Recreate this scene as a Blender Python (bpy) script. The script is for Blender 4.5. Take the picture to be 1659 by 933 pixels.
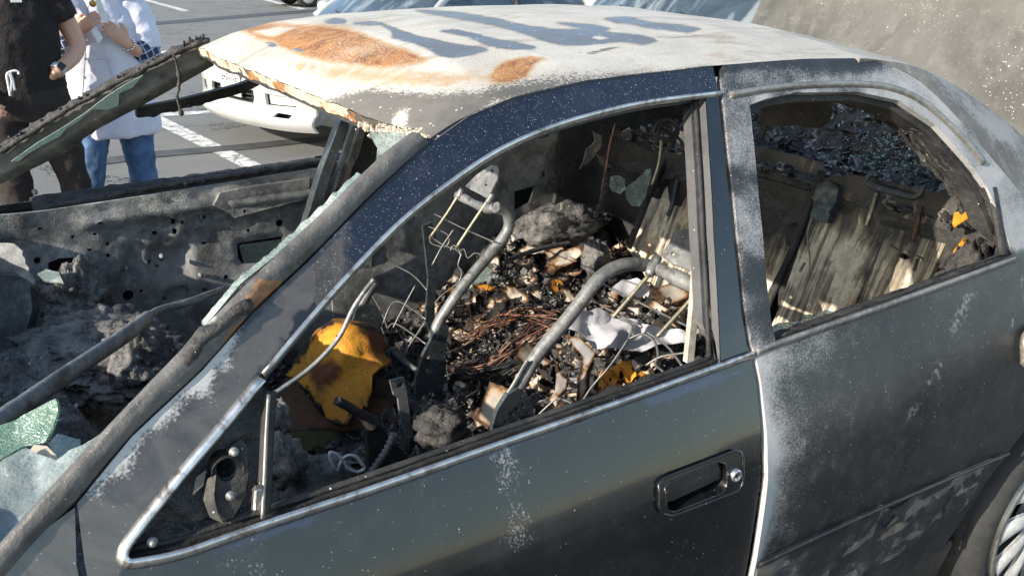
import bpy, bmesh, math, random
import numpy as np
from mathutils import Vector, Matrix, noise, geometry
R = math.radians
random.seed(7)
SC = bpy.context.scene
COL = SC.collection
for o in list(bpy.data.objects): bpy.data.objects.remove(o)

# ------------------------------------------------------------------ camera, light, exposure
CP = np.array([.4793, -1.7258, 1.5603]); YAW, PITCH, ROLL, FOC = .5726, .3697, .0184, 1399.8
cf = np.array([math.sin(YAW)*math.cos(PITCH), math.cos(YAW)*math.cos(PITCH), -math.sin(PITCH)])
cr0 = np.array([math.cos(YAW), -math.sin(YAW), 0.]); cu0 = np.cross(cr0, cf)
crt = math.cos(ROLL)*cr0 + math.sin(ROLL)*cu0; cup = -math.sin(ROLL)*cr0 + math.cos(ROLL)*cu0
cam = bpy.data.cameras.new('camera'); co = bpy.data.objects.new('camera', cam); COL.objects.link(co)
co.matrix_world = Matrix(((crt[0], cup[0], -cf[0], CP[0]), (crt[1], cup[1], -cf[1], CP[1]), (crt[2], cup[2], -cf[2], CP[2]), (0, 0, 0, 1)))
cam.sensor_width = 36; cam.lens = FOC/1659*36; cam.clip_start = .05; cam.clip_end = 2000
SC.camera = co
SUN_EL, SUN_AZ = R(24), math.atan2(-.97, -.13)          # azimuth measured from +Y towards +X
w = bpy.data.worlds.new('World'); SC.world = w; w.use_nodes = True
wn = w.node_tree; bg = wn.nodes['Background']; sk = wn.nodes.new('ShaderNodeTexSky')
sk.sky_type = 'NISHITA'; sk.sun_disc = False; sk.sun_elevation = SUN_EL; sk.sun_rotation = SUN_AZ; sk.air_density = 1.0; sk.dust_density = .6; sk.ozone_density = 2.5
wm = wn.nodes.new('ShaderNodeMix'); wm.data_type = 'RGBA'; wm.blend_type = 'MULTIPLY'; wm.inputs[0].default_value = 1; wm.inputs[7].default_value = (1.07, .985, .85, 1)
wn.links.new(sk.outputs[0], wm.inputs[6]); wn.links.new(wm.outputs[2], bg.inputs[0]); bg.inputs[1].default_value = .15
sl = bpy.data.lights.new('sun', 'SUN'); sl.energy = 3.6; sl.angle = R(.53); sl.color = (1, .915, .79)
so = bpy.data.objects.new('sun', sl); COL.objects.link(so)
sd = Vector((math.sin(SUN_AZ)*math.cos(SUN_EL), math.cos(SUN_AZ)*math.cos(SUN_EL), math.sin(SUN_EL)))
so.rotation_euler = sd.to_track_quat('Z', 'Y').to_euler(); so.location = (0, 0, 30)
SC.view_settings.view_transform = 'Standard'; SC.view_settings.look = 'None'; SC.view_settings.gamma = 1
SC.view_settings.exposure = 1.2

# ------------------------------------------------------------------ photograph pixel -> point on a real surface
def ray(px, py): return cf + crt*((px-829.5)/FOC) + cup*((466.5-py)/FOC)
def on(px, py, ax, v):
    d = ray(px, py); return Vector(CP + d*((v-CP[ax])/d[ax]))
def onX(px, py, v): return on(px, py, 0, v)
def onY(px, py, v): return on(px, py, 1, v)
def onZ(px, py, v): return on(px, py, 2, v)
def onP(px, py, P0, n):
    d = ray(px, py); n = np.array(n); return Vector(CP + d*(((np.array(P0)-CP)@n)/(d@n)))
def proj(P):
    d = np.array(P)-CP; z = d@cf; return 829.5+FOC*(d@crt)/z, 466.5-FOC*(d@cup)/z
def zb(x): return .917 + .026*x
def side(x, z):                                            # left body side: y for a given x, z (mirror it for the right side)
    t = z-zb(x); wd = .855-.03*max(-1.6, min(1.6, x-1.45))**2
    if t > 0: return -(wd-.42*t-.25*t*t)
    s = min(-t, .8); a = min(s, .11); b = min(max(s-.11, 0), .10)
    return -(wd+.435*a+.435*b-2.175*b*b-.10*max(s-.21, 0)**2)
def onS(px, py, off=0., m=1):                              # m=-1: the right-hand (far) side
    d = ray(px, py); lo, hi = .3, 4.5
    if m == 1:
        g = lambda t: (lambda P: P[1]-(side(P[0], P[2])-off))(CP+d*t)
    else:
        g = lambda t: (lambda P: P[1]-(-side(P[0], P[2])+off))(CP+d*t)
    for _ in range(45):
        mid = (lo+hi)/2
        if g(mid) > 0: hi = mid
        else: lo = mid
    return Vector(CP+d*lo)
def fb(p, sc=1., oct=4):
    return noise.fractal(Vector(p)*sc, 1.0, 2.0, oct, noise_basis='PERLIN_ORIGINAL')
def ss(a, b, x):
    t = max(0., min(1., (x-a)/(b-a))); return t*t*(3-2*t)

# ------------------------------------------------------------------ mesh helpers
def cr(pts, n=6, closed=False):
    pts = [Vector(p) for p in pts]
    if len(pts) < 3 and not closed: return [pts[0].lerp(pts[-1], i/n) for i in range(n+1)]
    out = []; L = len(pts)
    for i in range(L if closed else L-1):
        if closed: a, b, c, d = pts[(i-1) % L], pts[i], pts[(i+1) % L], pts[(i+2) % L]
        else: a, b, c, d = pts[max(i-1, 0)], pts[i], pts[i+1], pts[min(i+2, L-1)]
        for k in range(n):
            t = k/n
            out.append(.5*((2*b)+(c-a)*t+(2*a-5*b+4*c-d)*t*t+(3*b-3*c+d-a)*t**3))
    if not closed: out.append(pts[-1].copy())
    return out
def resamp(pts, n):
    pts = [Vector(p) for p in pts]; L = [0.]
    for a, b in zip(pts, pts[1:]): L.append(L[-1]+(b-a).length)
    out = []; j = 0
    for i in range(n):
        s = L[-1]*i/(n-1)
        while j < len(L)-2 and L[j+1] < s: j += 1
        t = (s-L[j])/max(L[j+1]-L[j], 1e-9); out.append(pts[j].lerp(pts[j+1], min(1, max(0, t))))
    return out
class MB:
    def __init__(s): s.v = []; s.f = []; s.sm = []; s.mi = []; s.m = {}
    def add(s, verts, faces, smooth=True, mi=0, mask=None):
        b = len(s.v); s.v += [Vector(p) for p in verts]
        for f in faces: s.f.append([b+i for i in f]); s.sm.append(smooth); s.mi.append(mi)
        if mask:
            for i, q in enumerate(mask): s.m[b+i] = q
        return s
    def tube(s, pts, r, seg=8, caps=True, smooth=True, flat=None, up=None, mi=0, closed=False):
        pts = [Vector(p) for p in pts]; n = len(pts); rs = r if hasattr(r, '__len__') else [r]*n
        if len(rs) != n: rs = [rs[min(len(rs)-1, int(i*len(rs)/n))] for i in range(n)]
        T = [(pts[(i+1) % n if closed else min(i+1, n-1)]-pts[(i-1) % n if closed else max(i-1, 0)]) for i in range(n)]
        T = [t.normalized() if t.length > 1e-9 else Vector((0, 0, 1)) for t in T]
        u = Vector(up) if up else (Vector((0, 0, 1)) if abs(T[0].z) < .9 else Vector((1, 0, 0)))
        vs = []
        for i in range(n):
            u = u-T[i]*u.dot(T[i]); u = u.normalized() if u.length > 1e-6 else T[i].orthogonal().normalized()
            w_ = T[i].cross(u); fl = flat or 1.
            for k in range(seg):
                a = 2*math.pi*k/seg; vs.append(pts[i]+u*(math.cos(a)*rs[i])+w_*(math.sin(a)*rs[i]*fl))
        fs = [[i*seg+k, i*seg+(k+1) % seg, ((i+1) % n)*seg+(k+1) % seg, ((i+1) % n)*seg+k] for i in range(n if closed else n-1) for k in range(seg)]
        s.add(vs, fs, smooth, mi)
        if caps and not closed:
            b = len(s.v)-n*seg
            s.f += [[b+k for k in range(seg)][::-1], [b+(n-1)*seg+k for k in range(seg)]]; s.sm += [False]*2; s.mi += [mi]*2
        return s
    def box(s, c, d, rot=None, mi=0, bev=0):
        c = Vector(c); d = Vector(d)/2; M = rot or Matrix.Identity(3)
        if bev:
            pr = []
            for z, k in ((-d.z, bev), (-d.z+bev, 0), (d.z-bev, 0), (d.z, bev)):
                a, b = d.x-k, d.y-k
                ring = [(-a+bev, -b), (a-bev, -b), (a, -b+bev), (a, b-bev), (a-bev, b), (-a+bev, b), (-a, b-bev), (-a, -b+bev)]
                pr.append([c+M @ Vector((x, y, z)) for x, y in ring])
            vs = [p for r_ in pr for p in r_]
            fs = [[i*8+k, i*8+(k+1) % 8, (i+1)*8+(k+1) % 8, (i+1)*8+k] for i in range(3) for k in range(8)]+[list(range(8))[::-1], [24+k for k in range(8)]]
            return s.add(vs, fs, False, mi)
        vs = [c+M @ Vector((x*d.x, y*d.y, z*d.z)) for x in (-1, 1) for y in (-1, 1) for z in (-1, 1)]
        return s.add(vs, [[0, 1, 3, 2], [4, 6, 7, 5], [0, 4, 5, 1], [2, 3, 7, 6], [0, 2, 6, 4], [1, 5, 7, 3]], False, mi)
    def grid(s, rows, smooth=True, mi=0, mask=None, flip=False):
        n, m = len(rows), len(rows[0])
        fs = [[i*m+j, i*m+j+1, (i+1)*m+j+1, (i+1)*m+j] for i in range(n-1) for j in range(m-1)]
        if flip: fs = [f[::-1] for f in fs]
        return s.add([p for r_ in rows for p in r_], fs, smooth, mi, mask)
    def lathe(s, prof, c, ax, seg=24, smooth=True, mi=0):
        c = Vector(c); ax = Vector(ax).normalized(); u = ax.orthogonal().normalized(); v = ax.cross(u)
        vs = [c+ax*h+(u*math.cos(2*math.pi*k/seg)+v*math.sin(2*math.pi*k/seg))*r for r, h in prof for k in range(seg)]
        n = len(prof)
        fs = [[i*seg+k, i*seg+(k+1) % seg, (i+1)*seg+(k+1) % seg, (i+1)*seg+k] for i in range(n-1) for k in range(seg)]
        return s.add(vs, fs, smooth, mi)
    def build(s, name, mat, parent=None, label=None, cat=None, group=None, kind=None, mods=None):
        me = bpy.data.meshes.new(name)
        V = s.v
        if parent is not None: org = root_loc(parent)
        elif kind == 'structure' or not V: org = Vector((0, 0, 0))
        else:
            A = np.array([list(p) for p in V]); org = Vector((float((A[:, 0].min()+A[:, 0].max())/2), float((A[:, 1].min()+A[:, 1].max())/2), float(A[:, 2].min())))
        me.from_pydata([p-org for p in V], [], s.f); me.update()
        me.polygons.foreach_set('use_smooth', s.sm)
        if s.m:
            at = me.color_attributes.new('mask', 'FLOAT_COLOR', 'POINT'); arr = np.zeros((len(V), 4), np.float32); arr[:, 3] = 1
            for i, q in s.m.items(): arr[i, :len(q)] = q
            at.data.foreach_set('color', arr.ravel())
        for m_ in (mat if isinstance(mat, (list, tuple)) else [mat]): me.materials.append(m_)
        if len(me.materials) > 1: me.polygons.foreach_set('material_index', s.mi)
        o = bpy.data.objects.new(name, me); COL.objects.link(o)
        if parent is not None: o.parent = parent
        else: o.location = org
        tag(o, label, cat, group, kind)
        return o
def root_loc(p):
    L = Vector((0, 0, 0))
    while p is not None: L += p.location; p = p.parent
    return L
def tag(o, label=None, cat=None, group=None, kind=None):
    for k, v in (('label', label), ('category', cat), ('group', group), ('kind', kind)):
        if v: o[k] = v
    return o
def empty(name, loc, label=None, cat=None, group=None):
    o = bpy.data.objects.new(name, None); COL.objects.link(o); o.location = loc; o.empty_display_size = .1
    return tag(o, label, cat, group)

def inpoly(P, poly):
    x, y = P[:, 0], P[:, 1]; ins = np.zeros(len(P), bool); n = len(poly); j = n-1
    for i in range(n):
        xi, yi = poly[i]; xj, yj = poly[j]
        c = ((yi > y) != (yj > y)) & (x < (xj-xi)*(y-yi)/((yj-yi) if yj != yi else 1e-12)+xi)
        ins ^= c; j = i
    return ins
def sdist(P, poly):                                        # >0 inside, in the polygon's own units
    d = np.full(len(P), 1e9); n = len(poly)
    for i in range(n):
        a = np.array(poly[i], float); b = np.array(poly[(i+1) % n], float); ab = b-a
        t = np.clip(((P-a)@ab)/max(ab@ab, 1e-12), 0, 1)[:, None]
        d = np.minimum(d, np.linalg.norm(P-(a+t*ab), axis=1))
    return np.where(inpoly(P, poly), d, -d)
def dens(loop, sp):
    out = []; n = len(loop)
    for i in range(n):
        a = Vector(loop[i]); b = Vector(loop[(i+1) % n]); k = max(1, int((b-a).length/sp+.5))
        out += [tuple(a.lerp(b, j/k)) for j in range(k)]
    return out
def plate(mb, outer, holes, sp, fn, nrm, t, mask=None, mi=0, jit=.0, smooth=True, mib=None):
    """Triangulated sheet with holes: outer and holes in 2D, fn(u,v) -> 3D front face, back face at fn + nrm*t with walls round every edge."""
    loops = [dens([tuple(p)[:2] for p in outer], sp)]+[dens([tuple(p)[:2] for p in h], min(sp, .03)) for h in holes]
    vs = []; ed = []
    for L in loops:
        b = len(vs); vs += L; ed += [(b+i, b+(i+1) % len(L)) for i in range(len(L))]
    A = np.array(vs); mn, mx = A.min(0), A.max(0)
    gx = np.arange(mn[0]+sp/2, mx[0], sp); gy = np.arange(mn[1]+sp/2, mx[1], sp)
    if len(gx) and len(gy):
        G = np.array([(a+(sp/2 if k % 2 else 0), b) for k, b in enumerate(gy) for a in gx])
        G = G+np.random.RandomState(3).uniform(-jit, jit, G.shape)*sp
        keep = sdist(G, loops[0]) > sp*.4
        for h in loops[1:]: keep &= sdist(G, h) < -sp*.4
        vs += [tuple(p) for p in G[keep]]
    r_ = geometry.delaunay_2d_cdt([Vector(p) for p in vs], ed, [], 0, 1e-7)
    pv = np.array([list(p) for p in r_[0]]); F = [list(f) for f in r_[2]]
    C = np.array([pv[f].mean(0) for f in F]); keep = inpoly(C, loops[0])
    for h in loops[1:]: keep &= ~inpoly(C, h)
    F = [f for f, k in zip(F, keep) if k]
    P = [Vector(fn(float(a), float(b))) for a, b in pv]
    if F:
        f = F[0]; n0 = (P[f[1]]-P[f[0]]).cross(P[f[2]]-P[f[0]])
        N0 = nrm(*pv[f[0]]) if callable(nrm) else Vector(nrm)
        if n0.dot(Vector(N0)) > 0: F = [q[::-1] for q in F]
    mk = [mask(p) for p in P] if mask else None
    mb.add(P, F, smooth, mi, mk)
    if t:
        B = [p+(Vector(nrm(*pv[i])) if callable(nrm) else Vector(nrm))*t for i, p in enumerate(P)]
        mb.add(B, [q[::-1] for q in F], smooth, mib if mib is not None else mi, mk)
        cnt = {}
        for q in F:
            for i in range(3):
                e = (q[i], q[(i+1) % 3]); cnt[e] = 1
        W = []; wf = []; wm = []
        for (a, b) in cnt:
            if (b, a) not in cnt:
                k = len(W); W += [P[a], P[b], B[b], B[a]]; wf.append([k+1, k, k+3, k+2])
                if mk: wm += [mk[a], mk[b], mk[b], mk[a]]
        mb.add(W, wf, False, mi, wm if mk else None)
    return mb
def band(mb, A, B, nu, nv, off=None, nrm=None, t=0, mask=None, mi=0, smooth=True):
    """Ruled sheet between two 3D lines; off(u,v) pushes it along nrm; t gives it thickness against nrm."""
    A = resamp(A, nu+1); B = resamp(B, nu+1); rows = []
    for i in range(nu+1):
        row = []
        for j in range(nv+1):
            p = A[i].lerp(B[i], j/nv)
            if off: p = p+Vector(nrm)*off(i/nu, j/nv)
            row.append(p)
        rows.append(row)
    fl = [p for r_ in rows for p in r_]; mk = [mask(p) for p in fl] if mask else None
    n0 = (rows[0][1]-rows[0][0]).cross(rows[1][0]-rows[0][0])
    flip = nrm is not None and n0.dot(Vector(nrm)) < 0
    mb.grid(rows, smooth, mi, mk, flip)
    if t:
        N = Vector(nrm).normalized()*-t; back = [[p+N for p in r_] for r_ in rows]
        mb.grid(back, smooth, mi, mk, not flip)
        rim = [r_[0] for r_ in rows]+rows[-1][1:]+[r_[-1] for r_ in rows[::-1]][1:]+rows[0][::-1][1:]
        rb = [p+N for p in rim]
        mb.grid([rim, rb], False, mi, [mask(p) for p in rim+rb] if mask else None, not flip)
    return mb
def shrink(loop, d):                                       # 2D loop moved inwards by d
    n = len(loop); P = [Vector(p[:2]) for p in loop]
    ar = sum(P[i].x*P[(i+1) % n].y-P[(i+1) % n].x*P[i].y for i in range(n)); sg = 1 if ar > 0 else -1
    out = []
    for i in range(n):
        e1 = (P[i]-P[i-1]).normalized(); e2 = (P[(i+1) % n]-P[i]).normalized()
        n1 = Vector((-e1.y, e1.x))*sg; n2 = Vector((-e2.y, e2.x))*sg
        b = n1+n2; b = b.normalized() if b.length > 1e-6 else n1
        out.append(P[i]+b*(d/max(.55, b.dot(n1))))
    return out
def circ(c, r, n=12, ry=None):
    return [(c[0]+r*math.cos(2*math.pi*k/n), c[1]+(ry or r)*math.sin(2*math.pi*k/n)) for k in range(n)]

# ------------------------------------------------------------------ materials
class NT:
    def __init__(s, name, **pr):
        s.m = bpy.data.materials.new(name); s.m.use_nodes = True; s.t = s.m.node_tree; s.b = s.t.nodes['Principled BSDF']
        s.out = s.t.nodes['Material Output']; tc = s.t.nodes.new('ShaderNodeTexCoord'); s.vec = tc.outputs['Object']
        for k, v in pr.items(): s.set(k.replace('_', ' '), v)
    def link(s, a, b): s.t.links.new(a, b)
    def put(s, sock, v):
        if hasattr(v, 'links') or isinstance(v, bpy.types.NodeSocket): s.link(v, sock)
        elif isinstance(v, (tuple, list)) and len(v) == 3 and sock.type == 'RGBA': sock.default_value = (*v, 1)
        else: sock.default_value = v
    def set(s, k, v): s.put(s.b.inputs[k], v)
    def n(s, typ, inp={}, **pr):
        nd = s.t.nodes.new(typ)
        for k, v in pr.items(): setattr(nd, k, v)
        for k, v in inp.items(): s.put(nd.inputs[k], v)
        return nd
    def noise(s, sc, det=5, ro=.6, dist=0., vec=None, col=False):
        nd = s.n('ShaderNodeTexNoise', {'Vector': vec or s.vec, 'Scale': sc, 'Detail': det, 'Roughness': ro, 'Distortion': dist})
        return nd.outputs[1 if col else 0]
    def math(s, op, a, b=0., clamp=False):
        nd = s.t.nodes.new('ShaderNodeMath'); nd.operation = op; nd.use_clamp = clamp; s.put(nd.inputs[0], a); s.put(nd.inputs[1], b); return nd.outputs[0]
    def sm(s, x, a, b):
        nd = s.t.nodes.new('ShaderNodeMapRange'); nd.interpolation_type = 'SMOOTHSTEP'
        s.put(nd.inputs[0], x); nd.inputs[1].default_value = a; nd.inputs[2].default_value = b; return nd.outputs[0]
    def mix(s, f, a, b, mode='MIX'):
        nd = s.t.nodes.new('ShaderNodeMix'); nd.data_type = 'RGBA'; nd.blend_type = mode
        s.put(nd.inputs[0], f); s.put(nd.inputs[6], a); s.put(nd.inputs[7], b); return nd.outputs[2]
    def attr(s, name='mask'):
        a = s.n('ShaderNodeAttribute', attribute_name=name); sp = s.n('ShaderNodeSeparateColor', {'Color': a.outputs[0]}); return sp.outputs
    def vor(s, sc, feat='F1', out='Distance', rnd=1.):
        return s.n('ShaderNodeTexVoronoi', {'Vector': s.vec, 'Scale': sc, 'Randomness': rnd}, feature=feat).outputs[out]
    def speck(s, sc, dens_, size=.25):
        nd = s.n('ShaderNodeTexVoronoi', {'Vector': s.vec, 'Scale': sc}); sp = s.n('ShaderNodeSeparateColor', {'Color': nd.outputs['Color']})
        r_ = s.math('MULTIPLY', sp.outputs[1], size)
        a = s.math('LESS_THAN', nd.outputs['Distance'], r_); b = s.math('GREATER_THAN', sp.outputs[0], s.math('SUBTRACT', 1., dens_)); return s.math('MULTIPLY', a, b)
    def bump(s, h, st=.3, d=.01):
        nd = s.n('ShaderNodeBump', {'Height': h, 'Strength': st, 'Distance': d}); s.set('Normal', nd.outputs[0]); return nd
def burnt(name, dark, mid, sc=8., rough=(.55, .85), metal=0., ash=(.55, .53, .49), ashg=0., rust=(.32, .12, .035), primer=(.16, .18, .22), speck=.0, bump=.25, coat=0., spec=.5, grain=220., stain=None, stg=.0, soft=.09, ss_=1., cior=1.5, blister=False, cluster=0):
    k = NT(name); n1 = k.noise(sc, 8, .65); n2 = k.noise(sc*6.3, 6, .7); nf = k.noise(grain, 3, .6); at = k.attr()
    c = k.mix(k.sm(n1, .36, .64), dark, mid)
    c = k.mix(k.math('MULTIPLY', k.sm(n2, .45, .7), .35), c, tuple(min(1, x*1.9+.01) for x in mid))
    if stain: c = k.mix(k.math('MULTIPLY', k.sm(k.noise(sc*1.7, 6, .7, 1.), .55-stg, .75-stg), .9), c, stain)
    pf = k.sm(k.math('ADD', at[2], k.math('MULTIPLY', k.math('SUBTRACT', n2, .5), .6)), .42, .58); 
    if blister:
        ce = k.vor(95, 'DISTANCE_TO_EDGE'); cv = k.n('ShaderNodeTexVoronoi', {'Vector': k.vec, 'Scale': 95.}); cs = k.n('ShaderNodeSeparateColor', {'Color': cv.outputs['Color']}).outputs[0]
        pf = k.math('MULTIPLY', k.math('MULTIPLY', pf, k.sm(ce, .02, .12)), k.sm(cs, .25, .6))
    c = k.mix(pf, c, primer)
    rc = k.mix(k.sm(k.noise(sc*3, 7, .7, 1.5), .35, .65), rust, tuple(x*.45 for x in rust))
    rf = k.sm(k.math('ADD', at[1], k.math('MULTIPLY', k.math('SUBTRACT', n2, .5), .8)), .4, .6); c = k.mix(rf, c, rc)
    av = k.math('ADD', k.math('ADD', at[0], ashg), k.math('MULTIPLY', k.math('SUBTRACT', n1, .5), .6))
    af = k.sm(k.math('SUBTRACT', k.math('ADD', av, k.math('MULTIPLY', k.math('SUBTRACT', n2, .5), .55)), nf), .03-soft, .03+soft); c = k.mix(af, c, ash)
    if speck:
        sp = k.speck(190*ss_, speck*.55, .30); sp2 = k.speck(400*ss_, speck, .34); sf = k.math('MAXIMUM', sp, sp2); c = k.mix(sf, c, (.62, .62, .6))
    if cluster: c = k.mix(k.math('MULTIPLY', k.math('MAXIMUM', k.speck(150, .5, .30), k.speck(75, .3, .2)), k.sm(k.noise(2.6, 5, .7, 1.), .5, .64)), c, (.5, .47, .41))
    k.set('Base Color', c); k.set('Metallic', metal); k.set('Specular IOR Level', spec)
    ro = k.n('ShaderNodeMapRange', {0: n2, 3: rough[0], 4: rough[1]}).outputs[0]
    ro = k.math('MAXIMUM', ro, k.math('MULTIPLY', af, .9)); k.set('Roughness', ro)
    if coat: k.set('Coat Weight', coat); k.set('Coat Roughness', .07); k.set('Coat IOR', cior)
    k.bump(k.math('ADD', k.math('MULTIPLY', n2, .6), k.math('ADD', nf, k.math('MULTIPLY', af, .6))), bump, .004)
    return k.m
def plain(name, col, rough=.5, metal=0., var=.25, sc=20., bump=.0, trans=0., spec=.5, bsc=None):
    k = NT(name); n1 = k.noise(sc, 6, .65)
    k.set('Base Color', k.mix(k.sm(n1, .3, .7), tuple(x*(1-var) for x in col), tuple(min(1, x*(1+var)) for x in col)))
    k.set('Roughness', rough); k.set('Metallic', metal); k.set('Transmission Weight', trans); k.set('Specular IOR Level', spec)
    if bump: k.bump(k.noise(bsc or sc*4, 5, .65), bump, .004)
    return k.m
M = {}
M['navy'] = burnt('navy_paint', (.006, .0085, .019), (.010, .013, .026), 5, (.2, .34), speck=.15, ss_=2.1, bump=.04, coat=.6, ash=(.5, .48, .45), rust=(.085, .075, .068), primer=(.045, .045, .046), grain=300)
M['door'] = burnt('black_door_paint', (.003, .0035, .004), (.007, .0075, .009), 3, (.2, .34), speck=.01, bump=.02, coat=.8, cior=1.5, ss_=1.5, soft=.22, ash=(.42, .42, .41), rust=(.085, .077, .07), primer=(.014, .02, .05), grain=260)
M['rdoor'] = burnt('scorched_door_paint', (.013, .014, .0165), (.028, .029, .031), 4, (.34, .54), speck=.03, ss_=1.6, bump=.14, soft=.32, blister=True, primer=(.15, .155, .16), ash=(.38, .38, .38), rust=(.17, .155, .14), grain=380)
M['pillar'] = burnt('scorched_pillar_paint', (.04, .038, .036), (.105, .10, .095), 6, (.42, .65), soft=.2, speck=.04, ss_=1.9, bump=.3, ash=(.58, .56, .53), rust=(.3, .15, .07), grain=200)
M['frame'] = burnt('sooty_door_frame', (.016, .016, .018), (.04, .04, .042), 7, (.42, .65), speck=.02, bump=.12, ash=(.42, .41, .4))
M['black'] = burnt('charred_black', (.010, .010, .010), (.034, .032, .030), 14, (.55, .85), speck=.02, bump=.5, ash=(.2, .19, .18))
M['soot'] = burnt('soot_coated_steel', (.085, .086, .085), (.24, .24, .23), 7, (.5, .8), ashg=.06, ash=(.40, .395, .37), speck=.03, bump=.45, soft=.2, stain=(.07, .066, .06))
M['steel'] = burnt('bare_burnt_steel', (.15, .155, .16), (.26, .26, .255), 9, (.38, .6), metal=.35, ash=(.42, .39, .33), rust=(.3, .24, .13), ashg=-.08, speck=.04, ss_=1.6, bump=.3, stain=(.07, .066, .06), stg=.07)
M['dsteel'] = burnt('dark_blued_steel', (.035, .045, .05), (.07, .085, .092), 9, (.35, .6), metal=.3, ash=(.3, .3, .28), speck=.06, bump=.12)
M['seatback'] = burnt('burnt_seatback_steel', (.045, .040, .034), (.19, .165, .13), 5, (.45, .75), ash=(.60, .54, .43), rust=(.50, .33, .17), speck=.02, bump=.55, grain=60, stain=(.045, .04, .034), stg=.03, soft=.16)
M['lid'] = burnt('ash_grey_lid', (.055, .052, .046), (.10, .096, .086), 2.2, (.55, .8), ash=(.5, .48, .43), speck=.02, ss_=.8, cluster=1, stain=(.05, .045, .038), stg=.03, bump=.35, ashg=-.2, grain=70)
M['chrome'] = burnt('heat_dulled_chrome', (.5, .5, .5), (.72, .72, .71), 14, (.2, .4), metal=.9, ash=(.5, .47, .42), rust=(.4, .33, .25), ashg=-.12, stain=(.20, .16, .115), stg=.07, bump=.04)
M['dullchrome'] = burnt('burnt_dull_trim', (.20, .19, .18), (.34, .32, .29), 10, (.35, .6), metal=.7, ash=(.55, .52, .48), speck=.1, bump=.15)
M['char'] = burnt('charred_debris', (.012, .011, .011), (.055, .051, .047), 26, (.4, .9), ash=(.3, .28, .25), ashg=-.12, bump=.9, speck=.03, grain=120, stain=(.10, .08, .058), stg=-.04)
M['ashlump'] = burnt('grey_ash', (.10, .095, .085), (.22, .205, .185), 30, (.8, .95), ash=(.4, .38, .34), bump=.8, grain=120)
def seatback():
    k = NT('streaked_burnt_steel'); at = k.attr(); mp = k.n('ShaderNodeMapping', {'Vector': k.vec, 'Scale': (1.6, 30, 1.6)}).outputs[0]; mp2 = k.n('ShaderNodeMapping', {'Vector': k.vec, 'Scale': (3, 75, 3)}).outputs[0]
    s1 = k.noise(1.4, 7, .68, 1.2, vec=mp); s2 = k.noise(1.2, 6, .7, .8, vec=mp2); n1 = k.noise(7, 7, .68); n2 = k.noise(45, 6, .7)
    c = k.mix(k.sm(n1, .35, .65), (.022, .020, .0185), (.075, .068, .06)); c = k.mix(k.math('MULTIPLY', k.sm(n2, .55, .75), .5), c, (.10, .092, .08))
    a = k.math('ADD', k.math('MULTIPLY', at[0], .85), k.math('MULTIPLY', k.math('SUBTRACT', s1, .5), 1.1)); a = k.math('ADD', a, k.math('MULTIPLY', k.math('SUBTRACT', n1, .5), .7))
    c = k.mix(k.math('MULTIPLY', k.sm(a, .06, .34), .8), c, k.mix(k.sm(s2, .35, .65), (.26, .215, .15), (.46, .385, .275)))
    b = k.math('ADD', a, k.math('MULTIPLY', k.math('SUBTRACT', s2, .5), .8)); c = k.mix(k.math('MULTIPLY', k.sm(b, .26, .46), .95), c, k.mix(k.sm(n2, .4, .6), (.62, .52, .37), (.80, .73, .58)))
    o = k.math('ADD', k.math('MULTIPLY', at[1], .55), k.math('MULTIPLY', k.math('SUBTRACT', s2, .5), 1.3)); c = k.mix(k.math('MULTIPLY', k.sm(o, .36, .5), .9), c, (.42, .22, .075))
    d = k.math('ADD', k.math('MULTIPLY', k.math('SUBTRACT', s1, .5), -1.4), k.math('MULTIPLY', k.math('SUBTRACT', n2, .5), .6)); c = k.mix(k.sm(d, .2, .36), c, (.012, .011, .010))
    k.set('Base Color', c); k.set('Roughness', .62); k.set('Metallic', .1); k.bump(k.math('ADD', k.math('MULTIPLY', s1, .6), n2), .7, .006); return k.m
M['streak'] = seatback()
def yellowmat():
    k = NT('heat_stained_ochre'); at = k.attr(); n1 = k.noise(7, 7, .65, .8); n2 = k.noise(34, 7, .72, .6); n3 = k.noise(150, 4, .65); n4 = k.noise(15, 6, .7, 1.6)
    c = k.mix(k.sm(n1, .3, .7), (.62, .235, .014), (.70, .31, .022)); c = k.mix(k.math('MULTIPLY', k.sm(n4, .5, .68), .45), c, (.76, .46, .05)); c = k.mix(k.math('MULTIPLY', k.sm(n2, .5, .72), .45), c, (.30, .10, .010))
    c = k.mix(k.sm(k.math('ADD', at[1], k.math('MULTIPLY', k.math('SUBTRACT', n2, .5), .5)), .15, .85), c, (.16, .042, .012)); c = k.mix(k.math('MULTIPLY', k.sm(n3, .60, .68), k.sm(n4, .42, .55)), c, (.04, .02, .008))
    c = k.mix(k.sm(k.math('ADD', at[0], k.math('MULTIPLY', k.math('SUBTRACT', n2, .5), 1.)), .35, .7), c, (.022, .014, .009)); c = k.mix(k.math('MULTIPLY', k.speck(170, .10, .3), .9), c, (.03, .018, .01))
    k.set('Base Color', c); k.set('Roughness', .62); k.bump(k.math('ADD', n4, k.math('ADD', n2, k.math('MULTIPLY', n3, .4))), .8, .006); return k.m
M['ochre'] = yellowmat()
M['yellow'] = burnt('heat_yellowed_steel', (.42, .165, .018), (.52, .225, .025), 7, (.55, .8), ash=(.6, .5, .22), ashg=-.2, rust=(.27, .085, .022), bump=.6, stain=(.34, .12, .02), stg=.0, speck=.02, primer=(.7, .5, .06))
M['rustfloor'] = burnt('rusty_floor', (.04, .028, .022), (.16, .07, .035), 9, (.6, .9), ash=(.4, .3, .2), rust=(.42, .17, .045), bump=.4)
M['copper'] = burnt('burnt_copper_wire', (.03, .024, .022), (.30, .14, .085), 22, (.4, .65), metal=.5, ash=(.5, .3, .2), ashg=-.2, bump=.1)
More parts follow.
